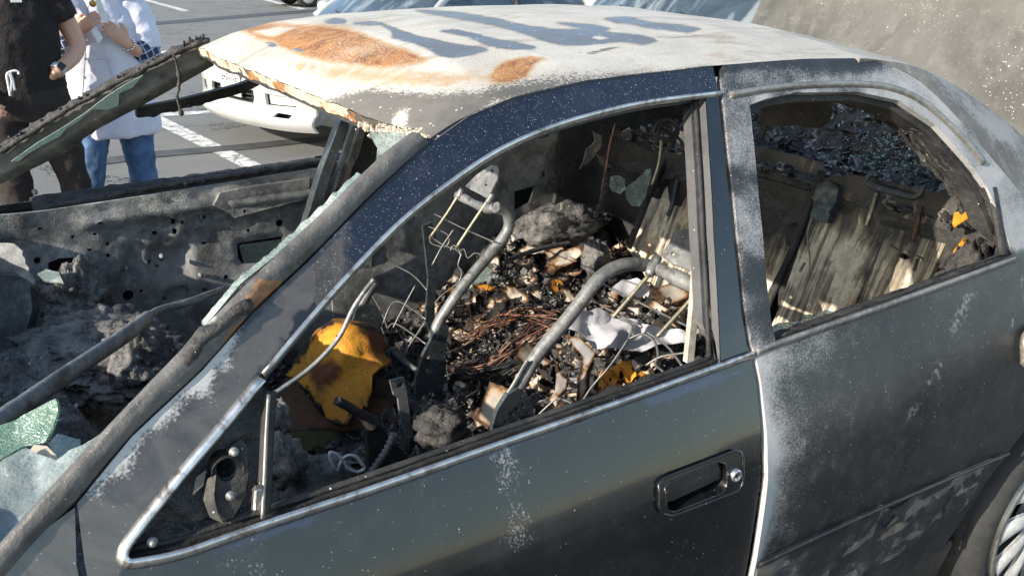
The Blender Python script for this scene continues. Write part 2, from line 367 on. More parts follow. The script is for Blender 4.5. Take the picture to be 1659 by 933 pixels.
M['wire'] = plain('grey_spring_wire', (.2, .2, .19), .45, .6, .3, 40)
M['bwire'] = plain('black_burnt_wire', (.02, .02, .02), .6, 0, .4, 40)
M['brass'] = burnt('heat_gilded_rod', (.22, .2, .15), (.36, .32, .22), 20, (.35, .5), metal=.6, bump=.08)
M['tyre'] = burnt('tyre_rubber', (.012, .012, .012), (.024, .024, .024), 10, (.65, .9), bump=.2)
M['hubcap'] = burnt('silver_hubcap', (.44, .44, .43), (.54, .54, .53), 8, (.3, .5), metal=.3, ash=(.6, .58, .55), bump=.06, speck=.04)
M['melt'] = burnt('melted_plastic', (.006, .007, .008), (.022, .024, .028), 30, (.22, .5), bump=.6, ash=(.3, .27, .22), ashg=-.2)
def paper_mat():
    k = NT('burnt_paper'); at = k.attr(); n1 = k.noise(60, 6, .7); n2 = k.noise(14, 4, .6)
    v = k.math('ADD', at[0], k.math('MULTIPLY', k.math('SUBTRACT', n1, .5), .55))
    pr = NT.mix(k, at[1], (.40, .34, .26), (.38, .38, .41))
    c = k.mix(k.sm(n2, .3, .7), pr, k.mix(at[1], (.48, .43, .35), (.45, .45, .48)))
    c = k.mix(k.sm(v, .2, .5), c, (.34, .20, .09)); c = k.mix(k.sm(v, .38, .56), c, (.09, .042, .02)); c = k.mix(k.sm(v, .5, .68), c, (.012, .011, .010))
    k.set('Base Color', c); k.set('Roughness', .8); k.bump(k.noise(90, 4, .6), .2, .003); return k.m
M['paper'] = paper_mat()
def glass_mat(name, col, alpha_dirt=.45, gs=130.):
    k = NT(name); cells = k.n('ShaderNodeTexVoronoi', {'Vector': k.vec, 'Scale': gs}, feature='DISTANCE_TO_EDGE').outputs['Distance']
    n1 = k.noise(12, 6, .65); line = k.sm(cells, .09, .02)
    c = k.mix(line, col, (.60, .68, .64)); c = k.mix(k.math('MULTIPLY', k.sm(n1, .5, .7), alpha_dirt), c, (.5, .5, .46)); k.set('Base Color', c)
    k.set('Roughness', k.math('ADD', .08, k.math('MULTIPLY', k.sm(n1, .4, .7), .3))); k.set('Transmission Weight', k.math('SUBTRACT', .72, k.math('MULTIPLY', k.sm(n1, .45, .7), .5)))
    k.set('IOR', 1.45); k.bump(cells, .35, .004); return k.m
M['glass'] = glass_mat('crazed_green_glass', (.40, .48, .43), .8)
M['pale'] = glass_mat('pale_crazed_glass', (.40, .56, .48), .4); M['pale'].node_tree.nodes['Principled BSDF'].inputs['Roughness'].default_value = .3
_b = M['pale'].node_tree.nodes['Principled BSDF']; M['pale'].node_tree.links.remove(_b.inputs['Transmission Weight'].links[0]); _b.inputs['Transmission Weight'].default_value = .15
M['green'] = glass_mat('deep_green_glass', (.16, .36, .25), .55, 300.)
M['wsglass'] = glass_mat('sooty_windshield_glass', (.50, .58, .58), .95)
M['crumb'] = plain('glass_crumbs', (.40, .62, .56), .12, 0, .3, 60, trans=.5)
# ------------------------------------------------------------------ ground
def asphalt():
    k = NT('asphalt'); n1 = k.noise(1.3, 6, .6); n2 = k.noise(160, 3, .7); n3 = k.noise(.25, 4, .5)
    c = k.mix(k.sm(n1, .3, .7), (.135, .130, .122), (.19, .185, .172)); c = k.mix(k.sm(n2, .38, .66), k.mix(.45, c, (.03, .03, .03)), k.mix(.35, c, (.5, .49, .46)))
    c = k.mix(k.math('MULTIPLY', k.sm(n3, .5, .7), .35), c, (.09, .088, .083))
    wv = k.n('ShaderNodeVectorMath', {0: k.vec, 1: k.n('ShaderNodeVectorMath', {0: k.noise(2.2, 5, .65, col=True), 1: (.9, .9, .9)}, operation='MULTIPLY').outputs[0]}, operation='ADD').outputs[0]
    cr_ = k.n('ShaderNodeTexVoronoi', {'Vector': wv, 'Scale': .55}, feature='DISTANCE_TO_EDGE').outputs['Distance']
    ck = k.math('MULTIPLY', k.sm(cr_, .010, .003), k.sm(k.noise(.8, 3), .42, .52)); c = k.mix(k.math('MULTIPLY', ck, .85), c, (.02, .02, .019))
    sp = k.speck(70, .12, .3); c = k.mix(k.math('MULTIPLY', sp, .6), c, (.38, .37, .34))
    k.set('Base Color', c); k.set('Roughness', .88); k.bump(k.math('ADD', n2, k.math('MULTIPLY', ck, -1.5)), .6, .006); return k.m
def linepaint():
    k = NT('white_line_paint'); n1 = k.noise(9, 7, .7); n2 = k.noise(130, 3, .7); cr_ = k.vor(2.2, 'DISTANCE_TO_EDGE')
    c = k.mix(k.sm(k.math('ADD', n1, k.math('MULTIPLY', n2, .35)), .62, .8), (.66, .65, .62), (.2, .195, .185)); c = k.mix(k.sm(cr_, .012, .003), c, (.1, .1, .1))
    k.set('Base Color', c); k.set('Roughness', .8); k.bump(n2, .5, .004); return k.m
M['asphalt'] = asphalt(); M['line'] = linepaint(); M['tar'] = plain('tar_seal', (.06, .06, .06), .7, 0, .35, 6, .4)
g = MB(); g.grid([[Vector((-500+x*50, -500+y*50, 0)) for x in range(21)] for y in range(21)], False); g.build('ground', M['asphalt'], kind='structure')
def marking(name, px, mat, z=.004):
    m = MB(); P = [onZ(*p, z) for p in px]; n = len(P)//2; A = resamp(P[:n], 13); B = resamp(P[n:][::-1], 13)
    m.grid([A, B], False, flip=False); o = m.build(name, mat, kind='structure'); return o
marking('parking_line', [(170, 158), (248, 182), (445, 277), (560, 330), (528, 336), (417, 283), (222, 186), (150, 162)], M['line'])
marking('parking_line', [(256, 189), (395, 181), (620, 168), (620, 162), (395, 176), (254, 184)], M['line'])
marking('parking_line', [(228, 0), (240, 0), (309, 18), (297, 19)], M['line'])
marking('parking_line', [(424, 0), (436, 0), (497, 15), (486, 16)], M['line'])
marking('parking_line', [(258, 83), (330, 80), (330, 84), (258, 87)], M['line'])
marking('tar_seam', [(120, 262), (260, 244), (400, 233), (600, 212), (602, 220), (400, 242), (260, 254), (120, 273)], M['tar'], .006)
wg = NT('unseen_dark_ground_mat'); n_ = wg.noise(1.6, 6, .65); wg.set('Base Color', wg.mix(wg.sm(n_, .35, .65), (.018, .017, .016), (.05, .048, .045))); wg.set('Roughness', wg.math('ADD', .25, wg.math('MULTIPLY', wg.sm(n_, .4, .6), .5))); wg.bump(wg.noise(150, 3, .7), .5, .005)
m = MB(); plate(m, [(1.4+2.6*math.cos(a)*(1+.12*math.sin(a*5)), -2.1+2.35*math.sin(a)*(1+.1*math.cos(a*4))) for a in np.linspace(0, 6.28, 40, endpoint=False)], [], .6, lambda x, y: Vector((x, y, .004)), (0, 0, -1), 0); m.build('unseen_dark_ground', wg.m, kind='structure')  # dark sheet out of view, added so the door reflects darker ground
marking('tar_seam', [(225, 38), (420, 22), (560, 12), (560, 16), (420, 27), (225, 43)], M['tar'], .006)

# ------------------------------------------------------------------ burnt car
CAR = empty('burnt_sedan', (1.5, 0, 0), 'burnt-out black four-door sedan with scorched white and rusty roof and no glass', 'car')
def S2(px): return [(lambda P: (P.x, P.z))(onS(*p)) for p in px]
def sf(off): return lambda x, z: Vector((x, side(x, z)-off, z))
def sn(x, z):
    d = (side(x, z+.01)-side(x, z-.01))/.02; return Vector((0, 1, -d)).normalized()      # points into the car
def crop(l): return [tuple(p)[:2] for p in l]

GAP_A = [(125, 815), (214, 707), (328, 600), (411, 506), (500, 423), (600, 320), (690, 235)]
GAP_R = [(690, 231), (703, 220), (737, 198), (774, 180), (830, 158), (890, 143), (950, 131), (1050, 118), (1155, 108)]
GAP_RR = [(1163, 107), (1200, 103), (1300, 96), (1400, 97), (1470, 120), (1530, 170), (1600, 250), (1659, 320)]
GAP_B = [(1160, 130), (1172, 240), (1187, 380), (1200, 500), (1209, 556), (1216, 575), (1225, 620), (1231, 680), (1232, 740)]
CH_T = [(193, 893), (215, 860), (300, 752), (360, 682), (430, 598), (500, 513), (570, 434), (650, 353), (720, 297), (800, 244), (880, 207), (960, 182), (1050, 162), (1115, 153), (1136, 151), (1144, 162)]
CH_B = [(206, 918), (300, 900), (415, 858), (600, 796), (800, 725), (1000, 655), (1160, 598)]
def at_x(l): return [(p[0], p[1]) for p in l]
# front door skin: one painted pressing with the window opening
gapA = S2(GAP_A); gapR = S2(GAP_R); gapB = S2(GAP_B)
xe = gapB[-1][0]
fd_outer = [(.508, .26), (.508, .6), (.508, .93)]+gapA+crop(cr([(*p, 0) for p in gapR], 3))[1:]+gapB+[(xe+.002, .6), (xe-.004, .42), (xe-.012, .26)]
fd_hole = crop(cr([(*p, 0) for p in S2(CH_T)], 2))+S2([(1150, 250), (1157, 380), (1164, 500), (1168, 590)])+S2(CH_B)[::-1]+S2([(190, 912)])
HIN = S2([(1073, 786), (1082, 777), (1160, 744), (1170, 748), (1174, 760), (1173, 784), (1165, 796), (1086, 826), (1076, 822)])
HOUT = S2([(1063, 780), (1070, 772), (1085, 765), (1185, 727), (1195, 729), (1199, 738), (1198, 782), (1191, 792), (1085, 832), (1070, 829), (1064, 820)])
RUSTBAND = [(0, 900), (125, 815), (328, 598), (500, 423), (690, 236), (760, 190), (700, 300), (560, 420), (470, 540), (380, 660), (290, 770), (200, 890), (190, 960), (0, 960)]
def fdmask(P):
    x, y = proj(P); d = sdist(np.array([[x, y]]), RUSTBAND)[0]
    heat = ss(-18, 16, d)*(1-ss(560, 760, x)*.7)
    ga = min((Vector((x, y))-Vector(a).lerp(Vector(b), t)).length for a, b in zip(GAP_A, GAP_A[1:]) for t in (0, .25, .5, .75, 1)) if x < 700 else 99
    ash = .85*ss(34, 4, ga)*ss(110, 180, x)*ss(430, 330, x)  # white streak paints the bright highlight along the pillar gap
    bl = ss(16, 2, abs(P.z-(zb(P.x)-.017))*1000)*ss(.55, .65, P.x)
    du = .26*ss(.79, .86, P.z)*ss(-.3, .5, fb((P.x*.6, P.z*3, 3), 3))+.20*ss(.25, .6, fb((P.x, P.z, 6), 4))  # dust patches; the upper-door term also paints in the pale sky reflection
    run = .20*ss(.1, .5, fb((P.x*17, P.z*2.2, 1), 1, 4))*ss(.70, .84, P.z)*ss(.55, .7, P.x)
    return (ash+du*.45+run, heat, bl*.8)
m = MB(); plate(m, fd_outer, [fd_hole, HIN], .022, sf(0), sn, .012, fdmask)
door = m.build('front_door', [M['door']], CAR, 'glossy black front door with bare window frame')
# the navy upper frame is a painted cover of its own, 2 mm proud
fr = S2([(505, 428), (600, 328), (690, 239), (706, 226), (740, 203), (777, 185), (830, 164), (890, 148), (950, 136), (1050, 123), (1153, 113)])
fr2 = S2([(1160, 148), (1050, 160), (960, 180), (880, 205), (800, 241), (720, 294), (650, 350), (570, 430), (512, 495)])
m = MB(); plate(m, crop(cr([(*p, 0) for p in fr], 3))+crop(cr([(*p, 0) for p in fr2], 3)), [], .02, sf(.003), sn, .003,
    lambda P: (.30*ss(.55, .2, abs(proj(P)[0]-560)/300)*.3, ss(640, 500, proj(P)[0])*.9, 0))
m.build('upper_frame', M['navy'], door)
# inner flange and weatherstrip of the window opening
def ring(loopA, offA, loopB, offB, name, mat, parent, mask=None):
    m = MB(); n = len(loopA); A = [sf(offA)(*p) for p in loopA]; B = [sf(offB)(*p) for p in loopB]
    m.grid([A+[A[0]], B+[B[0]]], True); return m.build(name, mat, parent)
def inset(l, d): return [tuple(Vector(p).lerp(q, .12+.88*ss(.004, .05, p[1]-zb(p[0])))) for p, q in zip(l, shrink(l, d))]
hl = dens(fd_hole, .03); h1 = inset(hl, .004); h2 = inset(hl, .017); h3 = inset(hl, .021)
m = MB()
for (a, oa, b, ob) in ((hl, -.002, h1, -.016), (h1, -.016, h2, -.020), (h2, -.020, h3, -.060)):
    A = [sf(oa)(*p) for p in a]; B = [sf(max(ob, -.036)*(.35+.65*ss(.004, .06, p[1]-zb(p[0]))))(*p) for p in b]; m.grid([A+[A[0]], B+[B[0]]], True)
m.build('window_channel', M['frame'], door)
m = MB(); A = [sf(-.017)(*p) for p in shrink(hl, .009)]; m.tube([p for p in A], .0045, 6, False, closed=True); m.build('weatherstrip', M['black'], door)
# chrome reveal mouldings
def trim(pts, r, name, mat, parent, off=.003, flat=.5):
    P = cr([(lambda q: sf(off)(q.x, q.z))(onS(*p)) for p in pts], 4); m = MB(); m.tube(P, r, 8, True, flat=flat, up=(0, -.3, 1)); return m.build(name, mat, parent)
trim([(1216, 574), (1000, 652), (800, 722), (600, 792), (415, 853), (300, 893), (225, 909), (203, 908), (198, 893), (215, 863), (300, 757), (360, 687), (422, 611)], .0085, 'window_trim', M['chrome'], door, flat=.55)
trim([(426, 606), (500, 518), (570, 439), (650, 358), (720, 302), (800, 248), (880, 211), (960, 186), (1050, 166), (1164, 152)], .0062, 'window_trim', M['chrome'], door, flat=.6)
m = MB(); b0 = onS(416, 805); m.box(sf(.004)(b0.x, b0.z), (.014, .006, .034), Matrix.Rotation(.15, 3, 'Y'), bev=.004); m.build('trim_clip', M['chrome'], door)
# belt ledge behind the chrome
m = MB(); L = [S2([p])[0] for p in [(206, 912), (415, 850), (600, 787), (800, 716), (1000, 646), (1175, 584)]]
A = [sf(-.004)(x, z+.002) for x, z in L]; B = [sf(-.034)(x, z-.004) for x, z in L]; band(m, A, B, 60, 5, lambda u, v: .003*fb((u*30, v*4, 0), 1), (0, 0, 1), .02); m.build('belt_ledge', M['black'], door)
# quarter sail panel with the melted mirror mount
sail = S2([(214, 897), (300, 792), (360, 716), (425, 634), (438, 640), (433, 740), (424, 822), (300, 868)])
m = MB(); hole1 = S2([(369+17*math.cos(a), 764+20*math.sin(a)) for a in np.linspace(0, 6.28, 12, endpoint=False)])
plate(m, sail, [hole1], .008, lambda x, z: Vector((x, side(x, z)+.018-.012*fb((x*1.2, z, .3), 22, 4), z)), sn, .006); sp_ = m.build('sail_panel', M['melt'], door, 'melted black mirror mount panel')
mm = S2([(338, 783), (352, 758), (372, 728), (394, 714), (402, 725), (405, 770), (398, 812), (380, 842), (360, 850), (345, 822)])
m = MB(); plate(m, mm, [hole1], .01, sf(-.006), sn, .02); m.build('mirror_base', M['black'], sp_)
m = MB(); c = onS(369, 764); m.lathe([(.019, -.03), (.017, .02), (.0, .022)], sf(-.03)(c.x, c.z), (0, 1, 0), 16); m.build('mirror_socket', M['black'], sp_)
for q in ((379, 732), (374, 803), (247, 878)):
    c = onS(*q); m = MB(); m.lathe([(0, -.004), (.003, -.004), (.004, -.002), (.004, 0), (.006, .001), (.006, .004)], sf(0.002)(c.x, c.z), (0, 1, 0), 14); m.build('bolt', M['steel'], sp_)
for px in ([(336, 775), (350, 768), (346, 800), (352, 830), (362, 848), (340, 836), (330, 810)], [(318, 772), (334, 760), (330, 785), (312, 800)]):
    m = MB(); plate(m, S2(px), [], .006, lambda x, z: Vector((x, side(x, z)-.001-.004*fb((x, z, 1), 40), z)), sn, .003); m.build('peeled_liner', M['seatback'], sp_)
m = MB(); plate(m, [(1129, 400), (1138, 400), (1134, 480), (1124, 586), (1113, 588), (1122, 500)], [], 8, lambda a, b: onS(a, b, -.075), (0, 1, 0), .01); m.build('pillar_trim', burnt('cream_scorched_trim', (.3, .27, .22), (.5, .47, .41), 12, (.6, .8), ash=(.6, .57, .5), stain=(.12, .09, .06)), door)
m = MB(); P = [sf(-.002)(*p) for p in S2([(438, 634), (434, 700), (431, 770), (428, 834)])]; m.tube(cr(P, 4), .0085, 6, up=(1, 0, 0), flat=.5); dv = m.build('window_divider', M['black'], door)
m = MB(); m.tube([p+Vector((-.004, -.008, 0)) for p in cr(P, 4)], .0024, 6); m.build('divider_bead', M['dullchrome'], dv)
# door handle
m = MB(); plate(m, HOUT, [HIN], .01, sf(.006), sn, .01, None); hd = m.build('door_handle', M['door'], door)
m = MB(); m.tube([sf(.006)(*p) for p in dens(HOUT, .012)], .0022, 6, closed=True); m.tube([sf(.006)(*p) for p in dens(HIN, .012)], .0016, 6, closed=True); m.build('handle_rim', M['door'], hd)
hi = dens(HIN, .012); hi2 = shrink(hi, .006)
m = MB(); A = [sf(.005)(*p) for p in hi]; B = [sf(-.030)(*p) for p in hi2]; m.grid([A+[A[0]], B+[B[0]]], True); plate(m, hi2, [], .02, sf(-.030), sn, .002); m.build('handle_recess', M['door'], hd)
fl = S2([(1076, 790), (1083, 781), (1160, 748), (1169, 751), (1171, 768), (1168, 776), (1090, 812), (1078, 814)])
m = MB(); plate(m, fl, [], .01, lambda x, z: Vector((x, side(x, z)-.002+.004*ss(.0, .05, z-.74), z)), sn, .012); m.build('handle_flap', M['door'], hd)
c = onS(1187, 766); m = MB(); m.lathe([(.0, -.009), (.006, -.009), (.0075, -.0115), (.0098, -.0115), (.0108, -.006), (.0108, .004)], sf(0)(c.x, c.z), (0, 1, 0), 24); kl = m.build('door_lock', M['chrome'], hd)
m = MB(); m.box(sf(.0098)(c.x, c.z), (.0016, .003, .007)); m.build('key_slot', M['black'], kl)
# front fender, hood, cowl
fe = [(.500, .26), (.500, .6), (.500, .93)]+S2([(121, 822), (60, 866), (0, 903)])+[(.2, .93), (-.2, .885), (-.7, .80), (-.80, .62), (-.80, .40), (-.45, .36), (-.40, .5), (-.25, .64), (0, .69), (.25, .64), (.4, .5), (.44, .26)]
m = MB(); plate(m, fe, [], .04, sf(0), sn, .01, lambda P: (.1*ss(.8, .97, P.z), ss(.80, .93, P.z)*.8, 0)); m.build('fender', M['door'], CAR, 'left front fender')
m = MB(); plate(m, fe, [], .06, lambda x, z: Vector((x, -side(x, z), z)), lambda x, z: Vector((0, -1, 0)), .01); m.build('fender', M['soot'], CAR, 'right front fender')
rows = []
for i in range(15):
    t = i/14; x = .22-t*1.02; hw = .74-.04*t*t; rows.append([Vector((x-.05*(1-(j/10-1)**2), hw*(j/10-1), .955-.16*t*t-.02*(j/10-1)**2)) for j in range(21)])
m = MB(); m.grid(rows); m.build('hood', M['soot'], CAR)

# near windshield pillar
pA = [onS(*p) for p in [(-60, 940), (0, 880), (150, 717), (260, 602), (333, 528), (446, 415), (520, 347), (625, 247), (668, 215)]]
pB = [onS(*p) for p in [(-60, 1010), (60, 872), (121, 812), (214, 702), (328, 595), (411, 501), (500, 418), (600, 316), (694, 232)]]
def pmask(P):
    x, y = proj(P); tt = ss(470, 300, x)*ss(600, 480, y)
    return (.55*tt*ss(-.3, .5, fb(P, 30))+.25*ss(.3, .6, fb(P, 12)), .95*ss(330, 400, x)*ss(520, 440, x)*ss(-.25, .2, fb(P, 18)), 0)
m = MB(); band(m, cr(pA, 4), cr(pB, 4), 90, 8, lambda u, v: .009*math.sin(math.pi*v)**.6+.002*fb((u*40, v*3, 0), 1)+.002, (-.35, -.75, .55), .02, pmask); m.build('windshield_pillar', M['pillar'], CAR, 'left windshield pillar, scorched and rust streaked')
# inner wall of that pillar
pI = [p+Vector((.06, .075, -.03)) for p in cr(pA, 4)]
m = MB(); band(m, [p+Vector((0, .002, 0)) for p in cr(pA, 4)], pI, 60, 4, None, (0, 1, 0), .006); m.build('pillar_inner_panel', M['black'], CAR)
gA = [onS(*p) for p in [(333, 527), (390, 459), (446, 414), (520, 346), (585, 283)]]
gB = [onS(*p)+Vector((0, .012, 0)) for p in [(331, 526), (386, 459), (443, 413), (517, 345), (584, 282)]]
m = MB(); band(m, gA, gB, 60, 3, lambda u, v: .005*fb((u*20, v, 5), 1)*v, (0, -.5, 1), .005); m.build('windshield_edge', M['glass'], CAR, 'crazed green edge of windshield glass')
m = MB(); P = cr([onS(*p)+Vector((0, -.004, .002)) for p in [(300, 585), (325, 548), (360, 525), (402, 488)]], 5)
for k in range(5): m.tube([p+Vector((.004*fb(p*1.0+Vector((k, 0, 0)), 60), -.004+.004*k*.4, .006*fb(p+Vector((0, k, 0)), 50))) for p in P], [.006+.005*abs(fb(p+Vector((0, 0, k)), 40)) for p in P], 7)
m.build('melted_seal', M['char'], CAR)

# rear door
rd_gapB = S2([(x+7, y) for x, y in GAP_B]); rd_top = crop(cr([(*p, 0) for p in S2(GAP_RR)], 3))
RW = [(1213, 170), (1240, 160), (1290, 150), (1390, 149), (1455, 163), (1515, 203), (1568, 262), (1598, 303), (1616, 345), (1640, 412), (1500, 468), (1420, 496), (1256, 556), (1248, 520), (1240, 450), (1227, 310)]
x0 = rd_gapB[-1][0]
rd_outer = [(x0-.010, .30), (x0-.002, .42), (x0+.004, .6)]+rd_gapB[::-1]+rd_top[1:]+[(2.50, .99), (2.49, .75)]+S2([(1659, 695), (1630, 735), (1595, 783), (1560, 838), (1530, 880)])+[(2.24, .30)]
def rdmask(P):
    pb = 0; d = P.x-(x0-.01 if P.z < .78 else x0-.03*(P.z-.78)/.2); z = P.z; r_ = 0
    if z < zb(P.x)+.005:
        r_ = .95*math.exp(-max(d, 0)/.024)*ss(-.002, .006, d)+.54*math.exp(-max(d, 0)/.13)*ss(.42, .72, z)+.42*ss(.86, .96, z)*math.exp(-max(d, 0)/.35)
        s_ = (P.x-1.6)-(z-.55)*1.35; pb = (.25+.75*ss(-.15, .35, fb(P, 7)))*(.66*ss(.09, .0, abs(s_-.02))*ss(.58, .68, z)+.75*ss(.07, 0, abs(s_-.25))*ss(.5, .7, z)+.55*ss(.07, 0, abs(s_+.17))*ss(.7, .8, z))
    else:
        pxx, pyy = proj(P)
        if pxx < 1262 and pyy > 150: r_ = .52+.25*ss(1215, 1235, pxx-(pyy-150)*.08)-.35*ss(.0, .5, fb(P, 9))
        else: r_ = (.42+.2*ss(1250, 1500, pxx)+.3*fb(P, 7))*ss(104, 118, pyy+(6 if pxx > 1400 else 0))
    return (r_, 0, pb)
m = MB(); plate(m, rd_outer, [S2(RW)], .02, lambda x, z: sf(.002+.007*math.exp(-max(x-x0, 0)/.03)*ss(.9, .7, z))(x, z), sn, .012, rdmask)
rdoor = m.build('rear_door', M['rdoor'], CAR, 'matte scorched rear door with whitened front edge')
hl = dens(S2(RW), .03); h1 = inset(hl, .005); h2 = inset(hl, .018); h3 = inset(hl, .026)
m = MB()
for (a, oa, b, ob) in ((hl, -.002, h1, -.018), (h1, -.018, h2, -.022), (h2, -.022, h3, -.06)):
    A = [sf(oa)(*p) for p in a]; B = [sf(ob*(.35+.65*ss(.004, .06, p[1]-zb(p[0]))))(*p)+Vector((0, .006*fb((p[0]*9, p[1]*9, 0), 3), 0)) for p in b]; m.grid([A+[A[0]], B+[B[0]]], True)
m.build('window_channel', M['black'], rdoor)
trim([(1222, 571), (1256, 557), (1350, 524), (1450, 489), (1560, 449), (1640, 420)], .0088, 'window_trim', M['dullchrome'], rdoor, flat=.55)
trim([(1180, 155), (1230, 146), (1300, 139), (1390, 137), (1450, 146), (1500, 172), (1560, 228), (1590, 265)], .008, 'window_trim', M['dullchrome'], rdoor, flat=.6)
m = MB(); P = [sf(-.004)(*p) for p in S2([(1610, 305), (1618, 350), (1628, 414)])]; m.tube(cr(P, 4), .013, 6, up=(1, 0, 0), flat=.6); m.build('window_divider', M['black'], rdoor)
m = MB(); L = S2([(1256, 553), (1350, 520), (1450, 485), (1560, 445), (1640, 416)])
band(m, [sf(-.004)(x, z+.003) for x, z in L], [sf(-.03)(x, z-.002) for x, z in L], 50, 5, lambda u, v: .005*fb((u*30, v*4, 7), 1), (0, 0, 1), .02); m.build('belt_ledge', M['char'], rdoor)
# lower moulding, torn, and handle at the frame's edge
mo = S2([(1222, 909), (1300, 873), (1400, 828), (1428, 816), (1438, 822), (1500, 786), (1560, 760), (1626, 733)])+[(2.27, .46), (2.22, .405), (1.9, .395), (1.66, .39), (x0-.002, .385)]
tear = S2([(1418, 836), (1440, 828), (1449, 834), (1432, 852), (1420, 850)])
m = MB(); plate(m, mo, [tear], .014, lambda x, z: sf(.011-.004*ss(.1, .6, fb((x, z, 2), 14)+.3))(x, z), sn, .012, lambda P: (.3*ss(.0, .4, fb(P, 11)), .8*ss(-.05, .3, fb((P.x*.6, P.y, P.z*1.5), 11)), 0)); m.build('side_moulding', M['rdoor'], rdoor)
L = S2([(1222, 908), (1300, 871), (1400, 826), (1500, 783), (1626, 731)]); m = MB(); m.tube(cr([sf(.012)(*p) for p in L], 5), .004, 6); m.build('moulding_bead', M['rdoor'], rdoor)
P = [sf(.03)(*p) for p in S2([(1648, 585), (1647, 560), (1650, 540), (1664, 530), (1690, 520)])]; m = MB(); m.tube(cr(P, 5), .007, 8); m.tube([p+Vector((.004, .012, 0)) for p in cr(P, 5)], .012, 8); m.build('door_handle', burnt('rusted_handle', (.2, .17, .14), (.5, .47, .42), 20, (.3, .5), metal=.6, ash=(.6, .5, .3)), rdoor)
# sill under the doors
rk = [(.5, .27), (1.0, .275), (1.6, .28), (2.22, .29), (2.26, .36), (2.20, .375), (1.6, .31), (.5, .30)]
m = MB(); plate(m, [(.50, .14), (2.26, .14), (2.30, .28), (2.2, .30), (.5, .262)], [], .03, sf(-.012), sn, .02); m.build('sill', M['door'], CAR)
# rear quarter beyond the door
q = [(2.505, .985), (2.495, .75), (2.45, .66)]+[(2.67+.36*math.cos(a), .31+.36*math.sin(a)) for a in np.linspace(R(135), R(20), 10)]+[(3.08, .30), (3.6, .34), (3.72, .6), (3.72, .93), (3.2, .97)]
for mir, nm in ((1, 'left'), (-1, 'right')):
    m = MB(); plate(m, q, [], .04, (lambda x, z: sf(0)(x, z)) if mir == 1 else (lambda x, z: Vector((x, -side(x, z), z))), (0, mir, 0), .01, lambda P: (.5*ss(.8, .97, P.z), 0, 0)); m.build('rear_quarter', M['rdoor'], CAR, nm+' rear quarter panel')
m = MB()
ro = [(2.67+.36*math.cos(a), .31+.36*math.sin(a)) for a in np.linspace(R(190), R(-10), 24)]
band(m, [Vector((x, side(x, max(z, .3))+.004, z)) for x, z in ro], [Vector((x, side(x, max(z, .3))+.24, z)) for x, z in ro], 24, 3, None, (0, 0, -1), .004); m.build('wheel_arch', M['black'], CAR)
# ------------------------------------------------------------------ roof
ZE = np.array([[.80, 1.19], [.88, 1.235], [.95, 1.272], [1.018, 1.309], [1.097, 1.342], [1.175, 1.361], [1.316, 1.377], [1.587, 1.386], [1.816, 1.387], [2.0, 1.380], [2.2, 1.352], [2.42, 1.292], [2.6, 1.22]])
YE = np.array([[.80, .69], [.95, .682], [1.018, .664], [1.097, .647], [1.175, .637], [1.316, .631], [1.8, .631], [2.0, .630], [2.2, .608], [2.42, .575], [2.6, .56]])
def ze(x): return float(np.interp(x, ZE[:, 0], ZE[:, 1]))
def ye(x): return float(np.interp(x, YE[:, 0], YE[:, 1]))
def zr(x, y):
    u = min(1.1, abs(y)/ye(x)); crn = .052-.012*ss(2.0, 2.45, x)
    z = ze(x)+crn*(1-u**2.6)
    z += .004*fb((x, y, 0), 3.2, 3)*ss(1, .8, u)                                # heat buckling
    return z
def onRoof(px, py):
    d = ray(px, py); t = .8; P = CP
    for i in range(3000):
        P = CP+d*t
        if P[2] < zr(P[0], P[1]): break
        t += .001
    return Vector(P)
FE = [onRoof(*p) for p in [(309, 80), (352, 94), (400, 112), (446, 131), (482, 145), (527, 162), (592, 189), (640, 205), (690, 220)]]
fu = [p.y/ye(p.x) for p in FE]
fx = np.array(sorted(zip(fu, [p.x for p in FE])))
def xf(u): return float(np.interp(u, fx[:, 0], fx[:, 1]))+.006*fb((u*6, 0, 1), 1.0)
def xr(u): return 2.42+.05*(1-u*u)
NU, NV = 130, 190; rows = []
for i in range(NU+1):
    u = -1+2*i/NU; a, b = xf(u), xr(u); row = []
    for j in range(NV+1):
        x = a+(b-a)*(j/NV)
        y = u*ye(x); row.append(Vector((x, y, zr(x, y))))
    rows.append(row)
allp = np.array([list(p) for r_ in rows for p in r_]); D = allp-CP; zz = D@cf; px = np.stack([829.5+FOC*(D@crt)/zz, 466.5-FOC*(D@cup)/zz], 1)
def z2(l): return [(300+a/2.744, b/2.744) for a, b in l]
def z3(l): return [(500+a/2.765, b/2.765) for a, b in l]
def soft(poly, a, b): return np.clip((sdist(px, poly)-a)/(b-a), 0, 1)
rust = np.maximum(soft(z2([(255, 132), (330, 165), (400, 180), (430, 205), (520, 240), (620, 262), (720, 280), (850, 292), (950, 285), (1060, 270), (1020, 245), (900, 205), (800, 165), (720, 135), (600, 120), (480, 118), (350, 112)]), -9, 6),
                  soft(z3([(825, 335), (850, 298), (900, 272), (980, 258), (1050, 266), (1000, 295), (980, 340), (920, 362), (830, 375)]), -6, 5))
rust *= 1-.95*soft(z2([(300, 140), (420, 118), (500, 125), (440, 150), (400, 168), (350, 160)]), -2, 3)
rust *= 1-.55*soft(z2([(640, 225), (740, 200), (860, 205), (850, 240), (720, 250)]), -8, 8)
rust = np.maximum(rust, .44*soft(z2([(480, 290), (1000, 330), (1300, 340), (1360, 360), (1000, 372), (620, 330)]), -16, 10))
prim = np.zeros(len(px))
